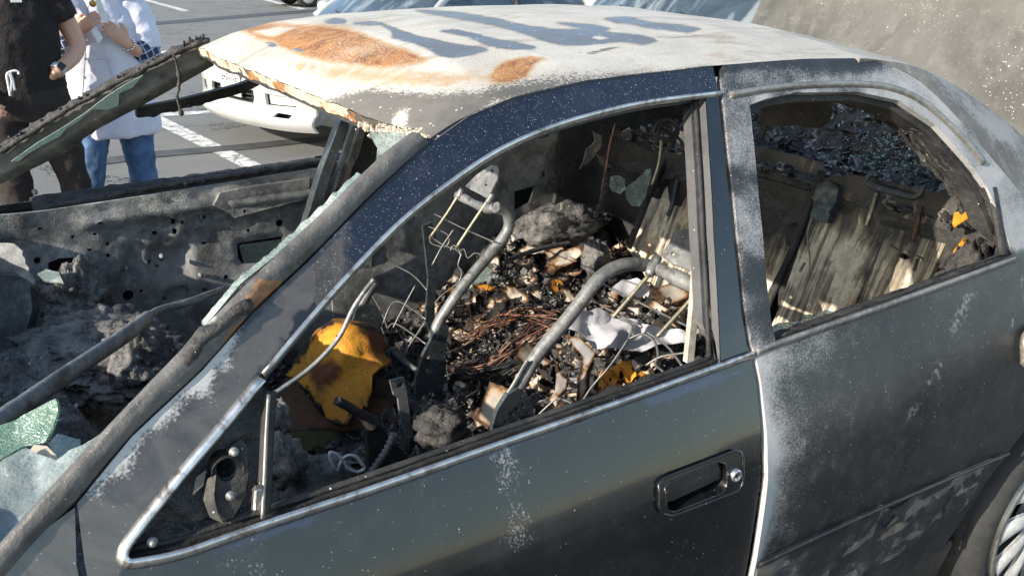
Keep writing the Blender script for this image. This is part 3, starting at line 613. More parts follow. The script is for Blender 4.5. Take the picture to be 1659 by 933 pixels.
for P_ in ([(200, 105), (280, 98), (340, 112), (400, 137), (480, 163), (600, 188), (700, 207), (800, 225), (740, 242), (650, 257), (590, 250), (560, 232), (470, 192), (380, 172), (370, 140), (330, 115)],
           [(585, 138), (650, 136), (720, 148), (790, 168), (860, 183), (950, 199), (1015, 216), (930, 222), (850, 214), (790, 197), (720, 167)],
           [(480, 50), (560, 48), (650, 58), (750, 72), (870, 93), (950, 113), (1080, 133), (1250, 138), (1350, 148), (1450, 158), (1515, 168), (1560, 185), (1500, 200), (1400, 187), (1330, 192), (1250, 200), (1150, 202), (1080, 192), (1000, 162), (950, 147), (850, 117), (720, 92), (600, 72)],
           [(1330, 85), (1420, 78), (1460, 88), (1540, 103), (1680, 118), (1750, 128), (1700, 147), (1540, 127), (1440, 107), (1380, 104)],
           [(70, 97), (110, 86), (160, 89), (162, 103), (110, 107)], [(1110, 104), (1230, 108), (1350, 130), (1300, 137), (1200, 122)]):
    prim = np.maximum(prim, soft(z3(P_), -5, 3))
for P_ in ([(355, 192), (380, 190), (420, 205), (385, 210)], [(480, 215), (500, 215), (530, 232), (500, 228)]): prim = np.maximum(prim, soft(z2(P_), -2, 1.5))
prim *= 1-soft(z3([(1260, 168), (1300, 160), (1340, 172), (1300, 182)]), -2, 2)
SOOT = z2([(625, 452), (680, 430), (760, 415), (830, 402), (900, 408), (1000, 412), (1100, 420), (1200, 412), (1300, 398), (1400, 372), (1500, 345), (1700, 310), (2000, 280), (2360, 262), (2380, 330), (1700, 420), (1372, 470), (1100, 660), (900, 640), (640, 500)])
soot = np.clip((sdist(px, SOOT)+26)/52, 0, 1)*np.clip(1-(px[:, 0]-690)/700, .25, 1)
soot = np.maximum(soot, .75*np.clip((sdist(px, z3([(1230, 240), (1330, 212), (1440, 200), (1400, 215), (1260, 250)]))+2)/5, 0, 1))
soot = np.maximum(soot, .8*np.clip((sdist(px, z3([(1480, 165), (1659, 165), (1800, 150), (1800, 158), (1659, 172), (1500, 172)]))+1)/3, 0, 1))
edg = np.clip((sdist(px, [(640, 470), (690, 236), (760, 188), (830, 158), (950, 130), (1155, 106), (1160, 140), (700, 480)])+16)/20, 0, 1)*.62
soot = np.maximum(soot, edg)
soot *= 1-.8*soft(z2([(900, 620), (930, 500), (990, 480), (985, 560), (1050, 620)]), -14, 8)
def roofmat():
    k = NT('scorched_roof'); at = k.attr(); n1 = k.noise(4, 7, .65, .6); n2 = k.noise(22, 6, .7, .8); nf = k.noise(230, 3, .6); nw = k.noise(7, 9, .72, 3.)
    st = k.n('ShaderNodeMapping', {'Vector': k.vec, 'Scale': (1.2, 5, 1)}).outputs[0]; n5 = k.noise(3.2, 7, .68, 1.2, vec=st)
    c = k.mix(k.sm(n1, .35, .68), (.41, .385, .34), (.52, .495, .445)); c = k.mix(k.math('MULTIPLY', k.sm(n2, .52, .72), .5), c, (.42, .36, .28))
    c = k.mix(k.math('MULTIPLY', k.sm(n5, .50, .68), .75), c, k.mix(k.sm(n2, .4, .6), (.23, .205, .18), (.33, .26, .19))); c = k.mix(k.math('MULTIPLY', k.sm(nf, .53, .66), .4), c, (.20, .18, .16))
    rv = k.math('ADD', k.math('ADD', at[1], k.math('MULTIPLY', k.math('MULTIPLY', k.math('SUBTRACT', nw, .5), 1.3), k.sm(at[1], .0, .3))), k.math('MULTIPLY', k.math('SUBTRACT', n2, .5), .55)); halo = k.math('MULTIPLY', k.sm(rv, .05, .42), .85)
    c = k.mix(halo, c, (.40, .27, .15))
    rc = k.mix(k.sm(nw, .36, .6), (.16, .06, .022), (.35, .165, .06)); rc = k.mix(k.sm(k.noise(30, 6, .7, 1.5), .52, .72), rc, (.44, .26, .11))
    rc = k.mix(k.math('MULTIPLY', k.sm(k.math('ADD', nf, k.math('MULTIPLY', n1, .5)), .80, .88), .6), rc, (.46, .40, .33))
    c = k.mix(k.sm(k.math('ADD', rv, k.math('MULTIPLY', k.math('SUBTRACT', nf, .5), .4)), .34, .70), c, rc)
    pv = k.math('ADD', k.math('ADD', at[2], k.math('MULTIPLY', k.math('SUBTRACT', n5, .5), .9)), k.math('MULTIPLY', k.math('SUBTRACT', n2, .5), .7)); pv = k.math('MULTIPLY', pv, k.sm(at[2], .02, .25)); pf = k.sm(k.math('ADD', pv, k.math('MULTIPLY', k.math('SUBTRACT', nf, .5), .5)), .40, .60); c = k.mix(k.math('MULTIPLY', k.sm(pv, .12, .42), .6), c, (.25, .23, .205))
    pc = k.mix(k.sm(k.noise(10, 5, .6), .4, .65), (.11, .113, .12), (.12, .138, .175)); pc = k.mix(k.sm(n2, .56, .76), pc, (.2, .19, .19)); c = k.mix(pf, c, pc)
    sv = k.math('ADD', at[0], k.math('MULTIPLY', k.math('SUBTRACT', n2, .5), .35)); sf_ = k.sm(k.math('SUBTRACT', sv, k.math('MULTIPLY', nf, .9)), -.06, .12)
    sc_ = k.mix(k.sm(n1, .4, .6), (.075, .07, .064), (.13, .118, .105)); c = k.mix(k.math('MULTIPLY', sf_, .93), c, sc_)
    c = k.mix(k.math('MULTIPLY', k.speck(120, .16, .3), .8), c, (.52, .5, .46)); c = k.mix(k.math('MULTIPLY', k.speck(60, .05, .16), .85), c, (.05, .04, .035))
    k.set('Base Color', c); k.set('Roughness', k.math('SUBTRACT', .78, k.math('MULTIPLY', pf, .36))); k.set('Specular IOR Level', .35)
    k.bump(k.math('ADD', k.math('MULTIPLY', n2, .5), k.math('ADD', k.math('MULTIPLY', nf, .5), k.math('MULTIPLY', pf, -.7))), .4, .004); return k.m
M['roof'] = roofmat()
m = MB(); m.grid(rows, True, 0, list(zip(soot.tolist(), rust.tolist(), prim.tolist())), True)
m.build('roof', M['roof'], CAR, 'ash white roof with orange rust and blue grey patches')
m = MB(); m.grid([[p+Vector((0, p.y*-.02, -.022)) for p in r_[::5]] for r_ in rows[::5]]); under = m.build('roof_lining', M['black'], CAR)
M['header'] = burnt('peeling_header', (.40, .33, .24), (.5, .44, .35), 14, (.6, .85), ash=(.56, .52, .46), rust=(.40, .19, .07), primer=(.08, .07, .06), bump=.5, stain=(.36, .19, .09), stg=.02, speck=.15)
edge = [r_[0] for r_ in rows][::-1]                                                # far side first... runs from +y to -y
edge = sorted(edge, key=lambda p: -p.y)
def hmask(P):
    x, y = proj(P); dk = ss(585, 640, x)
    return (.2*ss(0, .4, fb(P, 20)), .75*ss(.05, .35, fb(P, 14)), max(.9*dk*ss(-.5, .1, fb(P, 25)), .9*ss(.22, .3, fb(P+Vector((5, 0, 0)), 8))))
lip = [p+Vector((.006, 0, -.018-.004*abs(fb(p, 30)))) for p in edge]
m = MB(); band(m, [p+Vector((0, 0, -.001)) for p in edge], lip, 130, 3, lambda u, v: .004*fb((u*60, v*3, 0), 1), (-1, 0, 0), 0, hmask)
band(m, lip, [p+Vector((.07, 0, -.012)) for p in lip], 130, 4, lambda u, v: .005*fb((u*40, v*4, 2), 1), (0, 0, -1), .004, hmask); m.build('roof_header', M['header'], CAR, 'peeling cream front edge under the roof')
m = MB()
for i in range(170):                                                              # crusts of melted material at the near corner
    x, y = random.gauss(640, 28), 0; y = 205+(x-600)*.13+random.gauss(3, 4)
    p = onRoof(x, min(y, 222)) if y < 222 else FE[-2]+Vector((random.gauss(0, .02), random.gauss(0, .03), -.01))
    r_ = random.uniform(.001, .0035); m.box(p, (r_*2, r_*1.6, r_*1.4), Matrix.Rotation(random.uniform(0, 3), 3, random.choice('XYZ')))
m.build('melted_crust', M['header'], CAR, kind='stuff')
sheet = [(598, 214), (640, 214), (672, 222), (655, 240), (632, 262), (610, 285), (606, 268), (612, 240)]
n_ = (.35, .75, -.55); P0 = onS(640, 240)+Vector((0, .02, 0))
m = MB(); plate(m, sheet, [], 6, lambda a, b: onP(a, b, P0, n_)+Vector((0, .004*fb((a*.05, b*.05, 0), 1), 0)), (.3, .7, -.4), .004); m.build('windshield_remnant', M['glass'], CAR, 'hanging shred of crazed windshield glass')
# left C pillar between the roof and the rear quarter
cA = [Vector((1.97, -.634, 1.366)), Vector((2.12, -.619, 1.358)), Vector((2.27, -.595, 1.336)), Vector((2.42, -.575, 1.294)), Vector((2.62, -.60, 1.20)), Vector((2.82, -.645, 1.08)), Vector((3.0, -.69, .975))]
cB = [onS(*p) for p in [(1385, 95), (1470, 118), (1530, 167), (1600, 247), (1659, 317)]]+[Vector((2.52, -.808, 1.0)), Vector((2.60, -.82, .985))]
def cm(P):
    x, y = proj(P); return (.42+.4*ss(-.2, .3, fb(P, 6))-.9*ss(.35, .0, (P-Vector((P.x, side(P.x, P.z), P.z))).length*8)*.5, .25*ss(.2, .5, fb(P, 5)), 0)
M['cpil'] = burnt('ash_pillar', (.13, .12, .11), (.22, .205, .19), 5, (.6, .85), soft=.25, ash=(.42, .40, .37), rust=(.42, .25, .14), bump=.2, speck=.08, grain=150)
for mir in (1, -1):
    f = lambda p: Vector((p.x, p.y*mir, p.z))
    m = MB(); band(m, [f(p) for p in cr(cA, 5)], [f(p) for p in cr(cB, 5)], 50, 10, lambda u, v: .012*math.sin(math.pi*v), (0, -mir*.7, .7), .02, cm); m.build('rear_pillar', M['cpil'] if mir == 1 else M['soot'], CAR, ('left' if mir == 1 else 'right')+' rear pillar')
m = MB(); P = [Vector((2.425, -.571, 1.2925)), Vector((2.40, -.60, 1.283)), Vector((2.375, -.64, 1.262))]; m.tube(cr(P, 4), .0022, 5); m.build('pillar_seam', M['black'], CAR)

# ------------------------------------------------------------------ far side of the body
def F_(x, z, off=0): return Vector((x, -side(x, z)+off, z))
fo = [onS(*p, 0, -1) for p in [(-60, 272), (0, 243), (100, 181), (200, 126), (300, 78), (330, 70)]]
fi = [onS(*p, -.03, -1) for p in [(-60, 326), (0, 297), (105, 246), (150, 213), (230, 170), (345, 106)]]
m = MB(); band(m, cr(fo, 4), cr(fi, 4), 60, 8, lambda u, v: .014*math.sin(math.pi*v)+.010*ss(.5, .56, v)+.003*fb((u*20, v*3, 3), 1), (0, -1, 0), .05, lambda P: (.2*ss(.1, .5, fb(P, 9)), .2*ss(.3, .5, fb(P, 6)), 0)); fp = m.build('windshield_pillar', burnt('olive_scorched_pillar', (.07, .066, .055), (.14, .132, .11), 6, (.5, .75), ash=(.3, .29, .26), bump=.25, stain=(.05, .046, .04), stg=.02), CAR, 'right windshield pillar seen from inside')
for q in ((128, 231), (260, 123), (237, 158), (150, 213)):
    c = onS(*q, -.04, -1); m = MB(); m.box(c, (.018, .012, .005), Matrix.Rotation(-.75, 3, 'Y')); m.build('pillar_slot', M['black'], fp)
m = MB(); P = cr([p+Vector((0, -.02, .008)) for p in fo], 12)
for k in range(3):
    m.tube([p+Vector((.005*k+.004*fb(p, 40+k), -.005*k, .004*fb(p+Vector((k, 0, 0)), 55))) for p in P], [.006+.006*abs(fb(p+Vector((0, k*3, 0)), 50)) for p in P], 6)
for i in range(40):
    p = random.choice(P); m.box(p+Vector((random.gauss(0, .008), -.01, random.gauss(.006, .006))), (.005, .006, random.uniform(.004, .014)), Matrix.Rotation(random.uniform(0, 3), 3, random.choice('XYZ')))
m.build('charred_seal', M['char'], CAR)
gp = [(18, 262), (60, 232), (105, 205), (140, 182), (175, 155), (205, 136), (232, 122), (215, 142), (193, 152), (192, 172), (175, 178), (150, 178), (125, 198), (108, 208), (96, 222), (70, 235), (45, 250), (30, 262)]
m = MB(); plate(m, [(p.x, p.z) for p in [onS(*q, -.045, -1) for q in gp]], [], .02, lambda x, z: F_(x, z, -.045), (0, 1, 0), .005); m.build('windshield_remnant', M['pale'], CAR, 'green crazed glass strip left along the right pillar')
m = MB(); P = cr([onY(*p, .60) for p in [(282, 88), (290, 130), (288, 160), (296, 188)]], 8); m.tube([p+Vector((.004*fb(p, 70), 0, 0)) for p in P], [.003+.009*max(0, fb(p, 45)) for p in P], 6); m.build('melted_drip', M['char'], CAR, 'charred drip hanging from the right pillar')
P = cr([onY(*p, .70) for p in [(222, 176), (250, 170), (300, 160), (355, 146), (402, 132)]]+[Vector((1.25, .66, 1.27)), Vector((1.5, .655, 1.33)), Vector((1.8, .655, 1.33)), Vector((2.1, .67, 1.28)), Vector((2.32, .75, 1.12))], 10)
m = MB(); band(m, P, [p+Vector((.0, .012, -.026-.012*abs(fb(p, 30, 5)))) for p in P], 140, 4, None, (0, -1, 0), .03); m.build('door_frame', M['black'], CAR, 'charred top of the right door frame')
# far door inner pressing
def Y0(x, z): return .79-.02*ss(.8, .93, z)
EMB = []                                                                           # (x, z, half w, half h, depth): pressed features
def emb(px, d, r_=.012): EMB.append(([(lambda P: (P.x, P.z))(onY(*p, .78)) for p in px], d, r_))
emb([(130, 370), (520, 318), (520, 300), (130, 352)], -.016, .02); emb([(205, 395), (235, 395), (235, 445), (205, 445)], .010)
emb([(240, 402), (310, 398), (312, 455), (285, 465), (240, 440)], .016); emb([(268, 470), (312, 462), (308, 500), (262, 500)], .018)
emb([(340, 308), (520, 282), (530, 320), (380, 350)], -.012, .015); emb([(275, 350), (305, 350), (305, 385), (275, 385)], -.008); emb([(385, 395), (460, 385), (450, 425), (390, 430)], .014)
emb([(70, 408), (150, 408), (170, 480), (170, 520), (70, 520)], -.010, .01)
def dpan(x, z):
    y = Y0(x, z); q = np.array([[x, z]])
    for poly, d, r_ in EMB: y += 1.4*d*ss(-r_*.5, r_, sdist(q, poly)[0])
    y += .004*fb((x, z, 4), 9)+.0025*fb((x, z, 9), 26); return Vector((x, y, z))
O2 = lambda px, Y=.78: [(lambda P: (P.x, P.z))(onY(*p, Y)) for p in px]
bigh = O2([(78, 425), (95, 418), (128, 416), (145, 425), (154, 450), (161, 475), (155, 484), (80, 505)])
holes = [bigh, O2([(387, 398), (460, 386), (458, 405), (440, 423), (425, 428), (395, 430), (387, 418)])]
for q, r_ in (((209, 481), 9.5), ((61, 424), 6), ((455, 363), 6.5), ((248, 525), 9), ((244, 429), 3.5), ((266, 425), 3.5), ((258, 436), 2.5), ((230, 473), 3), ((177, 489), 4), ((404, 375), 3), ((395, 341), 2.6), ((475, 330), 2.6), ((269, 489), 3.2), ((118, 385), 3), ((176, 416), 3.5), ((175, 397), 3)):
    holes.append(O2([(q[0]+r_*math.cos(a), q[1]+r_*1.0*math.sin(a)) for a in np.linspace(0, 6.28, 10, endpoint=False)]))
for a, b, ww, hh in ((281, 359, 4, 4.5), (283, 375, 4, 4.5), (252, 379, 4, 3), (295, 360, 2.5, 3), (332, 353, 2.5, 3), (368, 451, 3, 3.5), (65, 371, 4.5, 2), (161, 359, 4, 2.2), (154, 380, 3.5, 2), (146, 406, 4, 2), (332, 396, 4, 2), (333, 471, 4, 2)):
    holes.append(O2([(a-ww, b-hh), (a+ww, b-hh), (a+ww, b+hh), (a-ww, b+hh)]))
dout = O2([(-40, 352), (60, 342), (78, 340), (300, 306), (525, 270)])+[(1.52, .944), (1.55, .75), (1.54, .32), (.52, .32), (.46, .6), (.45, .8)]
m = MB(); plate(m, dout, holes, .016, dpan, (0, 1, 0), .012, lambda P: (.34*ss(-.1, .45, fb(P, 7))+.15*ss(.84, .88, P.z), .0+.42*ss(.25, .5, fb(P+Vector((3, 0, 0)), 5)), .55*ss(.15, .4, fb(P+Vector((0, 7, 0)), 4))*ss(.8, .9, P.z)))
fd = m.build('front_door', M['soot'], CAR, 'right front door burnt down to its inner steel')
m = MB(); plate(m, [(.5, .26), (.49, .92), (1.53, .945), (1.55, .6), (1.54, .26)], [], .06, lambda x, z: F_(x, z, -.004), (0, 1, 0), .005); m.build('outer_skin', M['black'], fd)
m = MB(); band(m, [onY(*p, .79) for p in [(60, 345), (78, 340), (300, 307), (525, 270), (640, 250)]], [F_(x, z, .005) for x, z in ((.6, .925), (.64, .93), (1.0, .935), (1.4, .945), (1.55, .95))], 80, 5, lambda u, v: .006+.006*fb((u*30, v*4, 9), 1), (0, -.2, 1), .03); m.build('belt_ledge', M['black'], fd)
m = MB(); P = cr([onY(*p, .80) for p in [(95, 333), (200, 313), (275, 300), (330, 291), (430, 276), (522, 262)]], 20); m.tube([p+Vector((0, .003*fb(p, 40), .004*fb(p, 60))) for p in P], [.006+.006*abs(fb(p, 60)) for p in P], 7); m.build('charred_seal', M['char'], fd)
m = MB(); plate(m, O2([(388, 398), (458, 388), (456, 405), (438, 421), (396, 428)], .80), [], .02, lambda x, z: Vector((x, .805, z)), (0, 1, 0), .004); m.build('glass_remnant', M['glass'], fd, 'green glass showing through the door opening')
for q in ((207, 436), (326, 447), (263, 416), (310, 340), (57, 312)):
    c = onY(*q, .776); m = MB(); m.lathe([(0, -.003), (.003, -.003), (.004, 0), (.007, .001), (.007, .012)], c, (0, 1, 0), 12); m.build('bolt', M['soot'], fd)
m = MB(); plate(m, O2([(355, 312), (385, 305), (500, 288), (498, 322), (440, 335), (378, 352), (372, 346), (360, 340), (345, 333)], .76), [O2(circ((395, 341), 3, 8), .76), O2(circ((475, 329), 3, 8), .76)], .02, lambda x, z: Vector((x, .762+.01*ss(.02, .0, abs(z-.86))-.012, z)), (0, 1, 0), .02, lambda P: (.1, .4*ss(.1, .4, fb(P, 6)), .5*ss(.0, .4, fb(P, 4)))); m.build('armrest_panel', M['soot'], fd)
# far B pillar, far rear door, far quarter
bp = [(551, 197), (571, 204), (585, 208), (602, 214), (590, 262), (560, 330), (520, 420), (505, 360), (524, 270)]
def far(px, Y, t, name, mat, parent=CAR, sp=.02, bump=.004, mask=None, label=None, hs=()):
    m = MB(); plate(m, O2(px, Y), [O2(h, Y) for h in hs], sp, lambda x, z: Vector((x, Y+bump*fb((x, z, Y), 12), z)), (0, 1, 0), t, mask); return m.build(name, mat, parent, label)
band_ = lambda a, b, Y, t, name, mat, **k: far(a+b[::-1], Y, t, name, mat, **k)
band_([(553, 195), (526, 265), (505, 330), (470, 450)], [(566, 200), (540, 270), (520, 335), (490, 450)], .70, .04, 'centre_pillar', M['dsteel'])
band_([(572, 203), (548, 275), (530, 330)], [(577, 205), (553, 278), (535, 330)], .715, .02, 'pillar_trim', M['steel'])
band_([(583, 208), (562, 270), (548, 325)], [(592, 210), (571, 272), (556, 320)], .72, .02, 'pillar_trim', M['seatback'])
band_([(594, 210), (573, 274), (540, 380)], [(640, 205), (625, 270), (600, 380)], .745, .02, 'pillar_panel', M['black'])
rdp = [(1.40, .955), (2.36, .985), (2.40, .7), (2.30, .62), (2.2, .35), (1.40, .33)]
hh = [O2([(838, 312), (872, 302), (862, 330), (838, 345)], .78), O2([(823, 318), (873, 301), (862, 340), (825, 362)], .78)[:0] or O2([(882, 280), (890, 278), (890, 288), (882, 290)], .78), O2([(904, 276), (911, 275), (910, 283), (903, 284)], .78), O2([(893, 297), (901, 294), (899, 302)], .78)]
m = MB(); plate(m, rdp, hh, .025, lambda x, z: Vector((x, .78-.03*ss(.90, .94, z)+.018*ss(.86, .82, z)*ss(.55, .6, z)+.004*fb((x, z, 3), 9), z)), (0, 1, 0), .012, lambda P: (.22*ss(.0, .4, fb(P, 7)), 0, .2*ss(.86, .9, P.z))); rd2 = m.build('rear_door', M['soot'], CAR, 'right rear door burnt to its inner steel')
m = MB(); plate(m, rdp, hh[1:], .06, lambda x, z: F_(x, z), (0, 1, 0), .005); m.build('outer_skin', M['black'], rd2)
m = MB(); band(m, [Vector((1.5, .75, .957)), Vector((2.36, .75, .985))], [Vector((1.5, .85, .96)), Vector((2.36, .84, .985))], 40, 3, lambda u, v: .004*fb((u*20, v, 2), 1), (0, 0, 1), .02); m.build('belt_ledge', M['black'], rd2)
m = MB(); P = [F_(x, z, -.04) for x, z in ((1.50, .95), (1.54, 1.15), (1.57, 1.34))]; m.tube(cr(P, 5), .03, 6, flat=.5); m.build('centre_pillar', M['black'], CAR)
m = MB(); band(m, [F_(x, z, -.02) for x, z in ((2.05, 1.35), (2.2, 1.27), (2.3, 1.15), (2.38, .98))], [Vector((2.42, .57, 1.29)), Vector((2.6, .59, 1.2)), Vector((2.8, .64, 1.08)), Vector((2.95, .68, .97))], 20, 5, None, (0, -1, 0), .03); m.build('quarter_inner_panel', M['black'], CAR)

m = MB(); plate(m, [(2.22, .32), (2.75, .32), (2.75, .99), (2.5, 1.12), (2.36, 1.22), (2.24, 1.12), (2.26, .9)], [], .05, lambda x, z: Vector((x, .735+.012*fb((x, z, 6), 8)-.10*max(0, z-.95), z)), (0, 1, 0), .02); m.build('quarter_inner_panel', M['black'], CAR)
# ------------------------------------------------------------------ floor, bulkheads, seats' back wall, shelf, trunk lid
m = MB(); m.grid([[Vector((.1+x*.1, -.74+y*.074, .20+(.13*math.exp(-((y*.074-.74)/.16)**2))+.008*fb((x*.1, y*.074, 0), 8))) for y in range(21)] for x in range(28)]); m.build('floor_pan', M['rustfloor'], CAR)
m = MB(); m.box((.10, 0, .56), (.04, 1.5, .74)); m.build('firewall', M['black'], CAR)
m = MB(); band(m, [Vector((.0, -.78, .92)), Vector((-.08, 0, .955)), Vector((.0, .78, .92))], [Vector((.36, -.79, .93)), Vector((.24, 0, .95)), Vector((.36, .79, .93))], 30, 6, lambda u, v: .004*fb((u*20, v*3, 0), 1), (0, 0, 1), .02); m.build('cowl', M['soot'], CAR)
for s_, nm in ((-1, 'left'), (1, 'right')):
    m = MB(); m.box((1.5, s_*.76, .27), (2.2, .08, .15), bev=.015); m.build('inner_sill', M['black'], CAR, nm+' inner sill')
# rear seatback pressings: plane leaning back
SP0 = Vector((2.28, 0, .45)); SN = Vector((.93, 0, -.36)).normalized()
def sbk(px, off=0): return onP(*px, SP0+SN*off, SN)
def seatpanel(name, px, mat, off, label, feats, hs, mask, parent=CAR, t=.02, pxoff=0):
    U = Vector((0, 1, 0)); W = SN.cross(U).normalized(); W = W if W.z > 0 else -W
    to2 = lambda p: ((p-SP0).dot(U), (p-SP0).dot(W))
    out = [to2(sbk(p, off)) for p in px]; fe_ = [([to2(sbk(p, off)) for p in q], d, r_) for q, d, r_ in feats]; ho = [[to2(sbk(p, off)) for p in h] for h in hs]
    def fn(a, b):
        d = off+.003*fb((a, b, off), 10); q = np.array([[a, b]])
        for poly, dd, r_ in fe_: d += dd*ss(-r_, r_, sdist(q, poly)[0])
        return SP0+U*a+W*b+SN*d
    m = MB(); plate(m, out, ho, .016, fn, SN, t, mask); return m.build(name, mat, parent, label)
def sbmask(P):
    x, y = proj(P); lo = ss(335, 430, y+30*fb((x*.02, y*.006, 0), 1)) if x > 1200 else 1.25  # dark top paints the roof's shadow edge into the seatback colour
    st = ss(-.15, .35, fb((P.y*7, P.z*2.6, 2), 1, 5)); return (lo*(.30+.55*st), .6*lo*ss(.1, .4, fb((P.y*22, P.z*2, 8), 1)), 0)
ribs = lambda l: [([(a-w_, b), (a+w_, b), (c+w_, d), (c-w_, d)], -dd*1.5, .010) for a, b, c, d, w_, dd in l]
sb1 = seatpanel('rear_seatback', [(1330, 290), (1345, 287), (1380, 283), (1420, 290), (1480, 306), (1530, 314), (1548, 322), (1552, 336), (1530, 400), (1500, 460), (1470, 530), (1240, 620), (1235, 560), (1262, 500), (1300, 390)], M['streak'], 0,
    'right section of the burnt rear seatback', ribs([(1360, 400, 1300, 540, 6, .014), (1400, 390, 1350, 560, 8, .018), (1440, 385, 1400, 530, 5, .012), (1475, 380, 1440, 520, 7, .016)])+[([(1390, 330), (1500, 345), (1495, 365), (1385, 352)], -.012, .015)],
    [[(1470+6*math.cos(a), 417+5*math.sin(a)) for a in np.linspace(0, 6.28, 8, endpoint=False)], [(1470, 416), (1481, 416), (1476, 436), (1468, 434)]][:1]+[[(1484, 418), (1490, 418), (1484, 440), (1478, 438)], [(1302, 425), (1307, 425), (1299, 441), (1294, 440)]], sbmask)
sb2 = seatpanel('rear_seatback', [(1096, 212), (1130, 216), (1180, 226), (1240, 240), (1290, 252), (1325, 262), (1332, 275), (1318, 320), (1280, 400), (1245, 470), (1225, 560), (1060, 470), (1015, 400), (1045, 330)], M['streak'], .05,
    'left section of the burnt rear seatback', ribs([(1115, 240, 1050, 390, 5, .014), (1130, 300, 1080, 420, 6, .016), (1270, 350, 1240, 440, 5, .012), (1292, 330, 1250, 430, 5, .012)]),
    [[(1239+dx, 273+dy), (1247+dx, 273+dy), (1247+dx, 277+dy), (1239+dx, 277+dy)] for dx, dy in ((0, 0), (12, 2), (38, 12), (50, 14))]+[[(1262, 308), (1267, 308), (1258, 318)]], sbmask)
for px in ([(1096, 214), (1050, 320), (1018, 402)], [(1332, 278), (1290, 390), (1250, 480), (1235, 520)]):
    m = MB(); m.tube(cr([sbk(p, .0) for p in px], 6), .012, 7); m.build('seatback_edge', M['black'], sb2)
P = [sbk(p, -.03) for p in [(1412, 302), (1405, 294), (1410, 280), (1420, 278)]]+[sbk(p, -.05) for p in [(1440, 300), (1475, 314), (1490, 308), (1500, 300)]]
m = MB(); m.tube(cr([sbk(p, -.035) for p in [(1418, 282), (1408, 285), (1405, 297), (1425, 306), (1455, 314), (1478, 320), (1490, 314), (1497, 302)]], 5), .0075, 8); m.build('grab_loop', M['dsteel'], sb1)
m = MB(); plate(m, [(1322, 300), (1340, 294), (1358, 302), (1354, 330), (1342, 345), (1316, 335)], [], 5, lambda a, b: sbk((a, b), -.03-.01*fb((a*.1, b*.1, 0), 1)), SN, .04); plate(m, [(1318, 336), (1345, 346), (1340, 360), (1326, 358), (1312, 348)], [], 5, lambda a, b: sbk((a, b), -.025), SN, .03); m.build('latch', M['dsteel'], sb1)
for px, mt in (([(1420, 312), (1412, 340), (1403, 366)], 'brass'), ([(1492, 335), (1485, 365), (1478, 393)], 'rustfloor')):
    m = MB(); m.tube(cr([sbk(p, -.012) for p in px], 5), [.006, .007, .005], 6); m.build('burnt_strip', M[mt], sb1)
m = MB(); m.tube(cr([sbk(p, -.03) for p in [(1316, 352), (1308, 380), (1312, 420), (1310, 450)]], 5), .002, 5); m.build('latch_wire', M['brass'], sb1)
m = MB(); P = cr([sbk(p, .015) for p in [(1124, 258), (1105, 275), (1096, 300), (1090, 330), (1082, 350)]], 5); m.tube(P, .008, 7); m.build('brake_hose', M['dsteel'], sb2)
for c, r_ in (((1137, 340), 12), ((1131, 358), 15)):
    m = MB(); plate(m, circ(c, r_, 14, r_*1.1), [circ(c, r_*.5, 10)], 6, lambda a, b: sbk((a, b), .0), SN, .02); m.build('latch_bracket', M['dsteel'], sb2)
# parcel shelf
def shelf(x, y): return .965+.11*math.exp(-((x-2.93)/.10)**2-((y-.16)/.30)**2)+.05*ss(2.6, 2.9, x)+.03*fb((x, y, 1), 6, 5)+.018*fb((x, y, 2), 20, 4)-.12*ss(.55, .78, abs(y))*0
m = MB(); m.grid([[Vector((2.44+.62*i/60, -.72+1.44*j/110, shelf(2.44+.62*i/60, -.72+1.44*j/110)-.10*ss(.06, 0, i/60*.62))) for j in range(111)] for i in range(61)]); m.build('parcel_shelf', M['char'], CAR)
m = MB(); m.tube([Vector((2.40, -.50, 1.285)), Vector((2.42, .0, 1.33)), Vector((2.40, .50, 1.285))], .015, 6, flat=.6); m.build('rear_header', M['black'], CAR)
m = MB(); m.grid([[Vector((2.46, -.72+.144*j, .25+.35*i)) for j in range(11)] for i in range(3)]); m.build('trunk_bulkhead', M['black'], CAR)
m = MB(); plate(m, [(1236, 163), (1345, 158), (1344, 185), (1338, 200), (1325, 208), (1300, 207), (1290, 203), (1262, 205), (1241, 204), (1233, 226), (1231, 200)], [], 8, lambda a, b: onX(a, b, 2.40+.012*fb((a*.03, b*.03, 0), 1)), (1, 0, 0), .012); m.build('hanging_trim', M['black'], CAR, 'black charred trim hanging from the roof')
m = MB(); plate(m, [(1248, 157), (1316, 150), (1316, 163), (1250, 170)], [], 8, lambda a, b: onX(a, b, 2.2), (1, 0, 0), .012); m.build('lamp_housing', M['steel'], CAR)
m = MB(); P = cr([sf(-.035)(*p) for p in S2([(1380, 158), (1450, 168), (1505, 205), (1560, 265), (1600, 315), (1618, 350)])], 8)
for k in range(4): m.tube([p+Vector((.006*fb(p, 20), .014*k+.006*fb(p, 30), -.006-.003*k+.008*fb(p+Vector((k, 0, 0)), 45))) for p in P], [.004+.006*abs(fb(p+Vector((0, 0, k)), 70)) for p in P], 6)
m.build('charred_seal', M['char'], CAR)
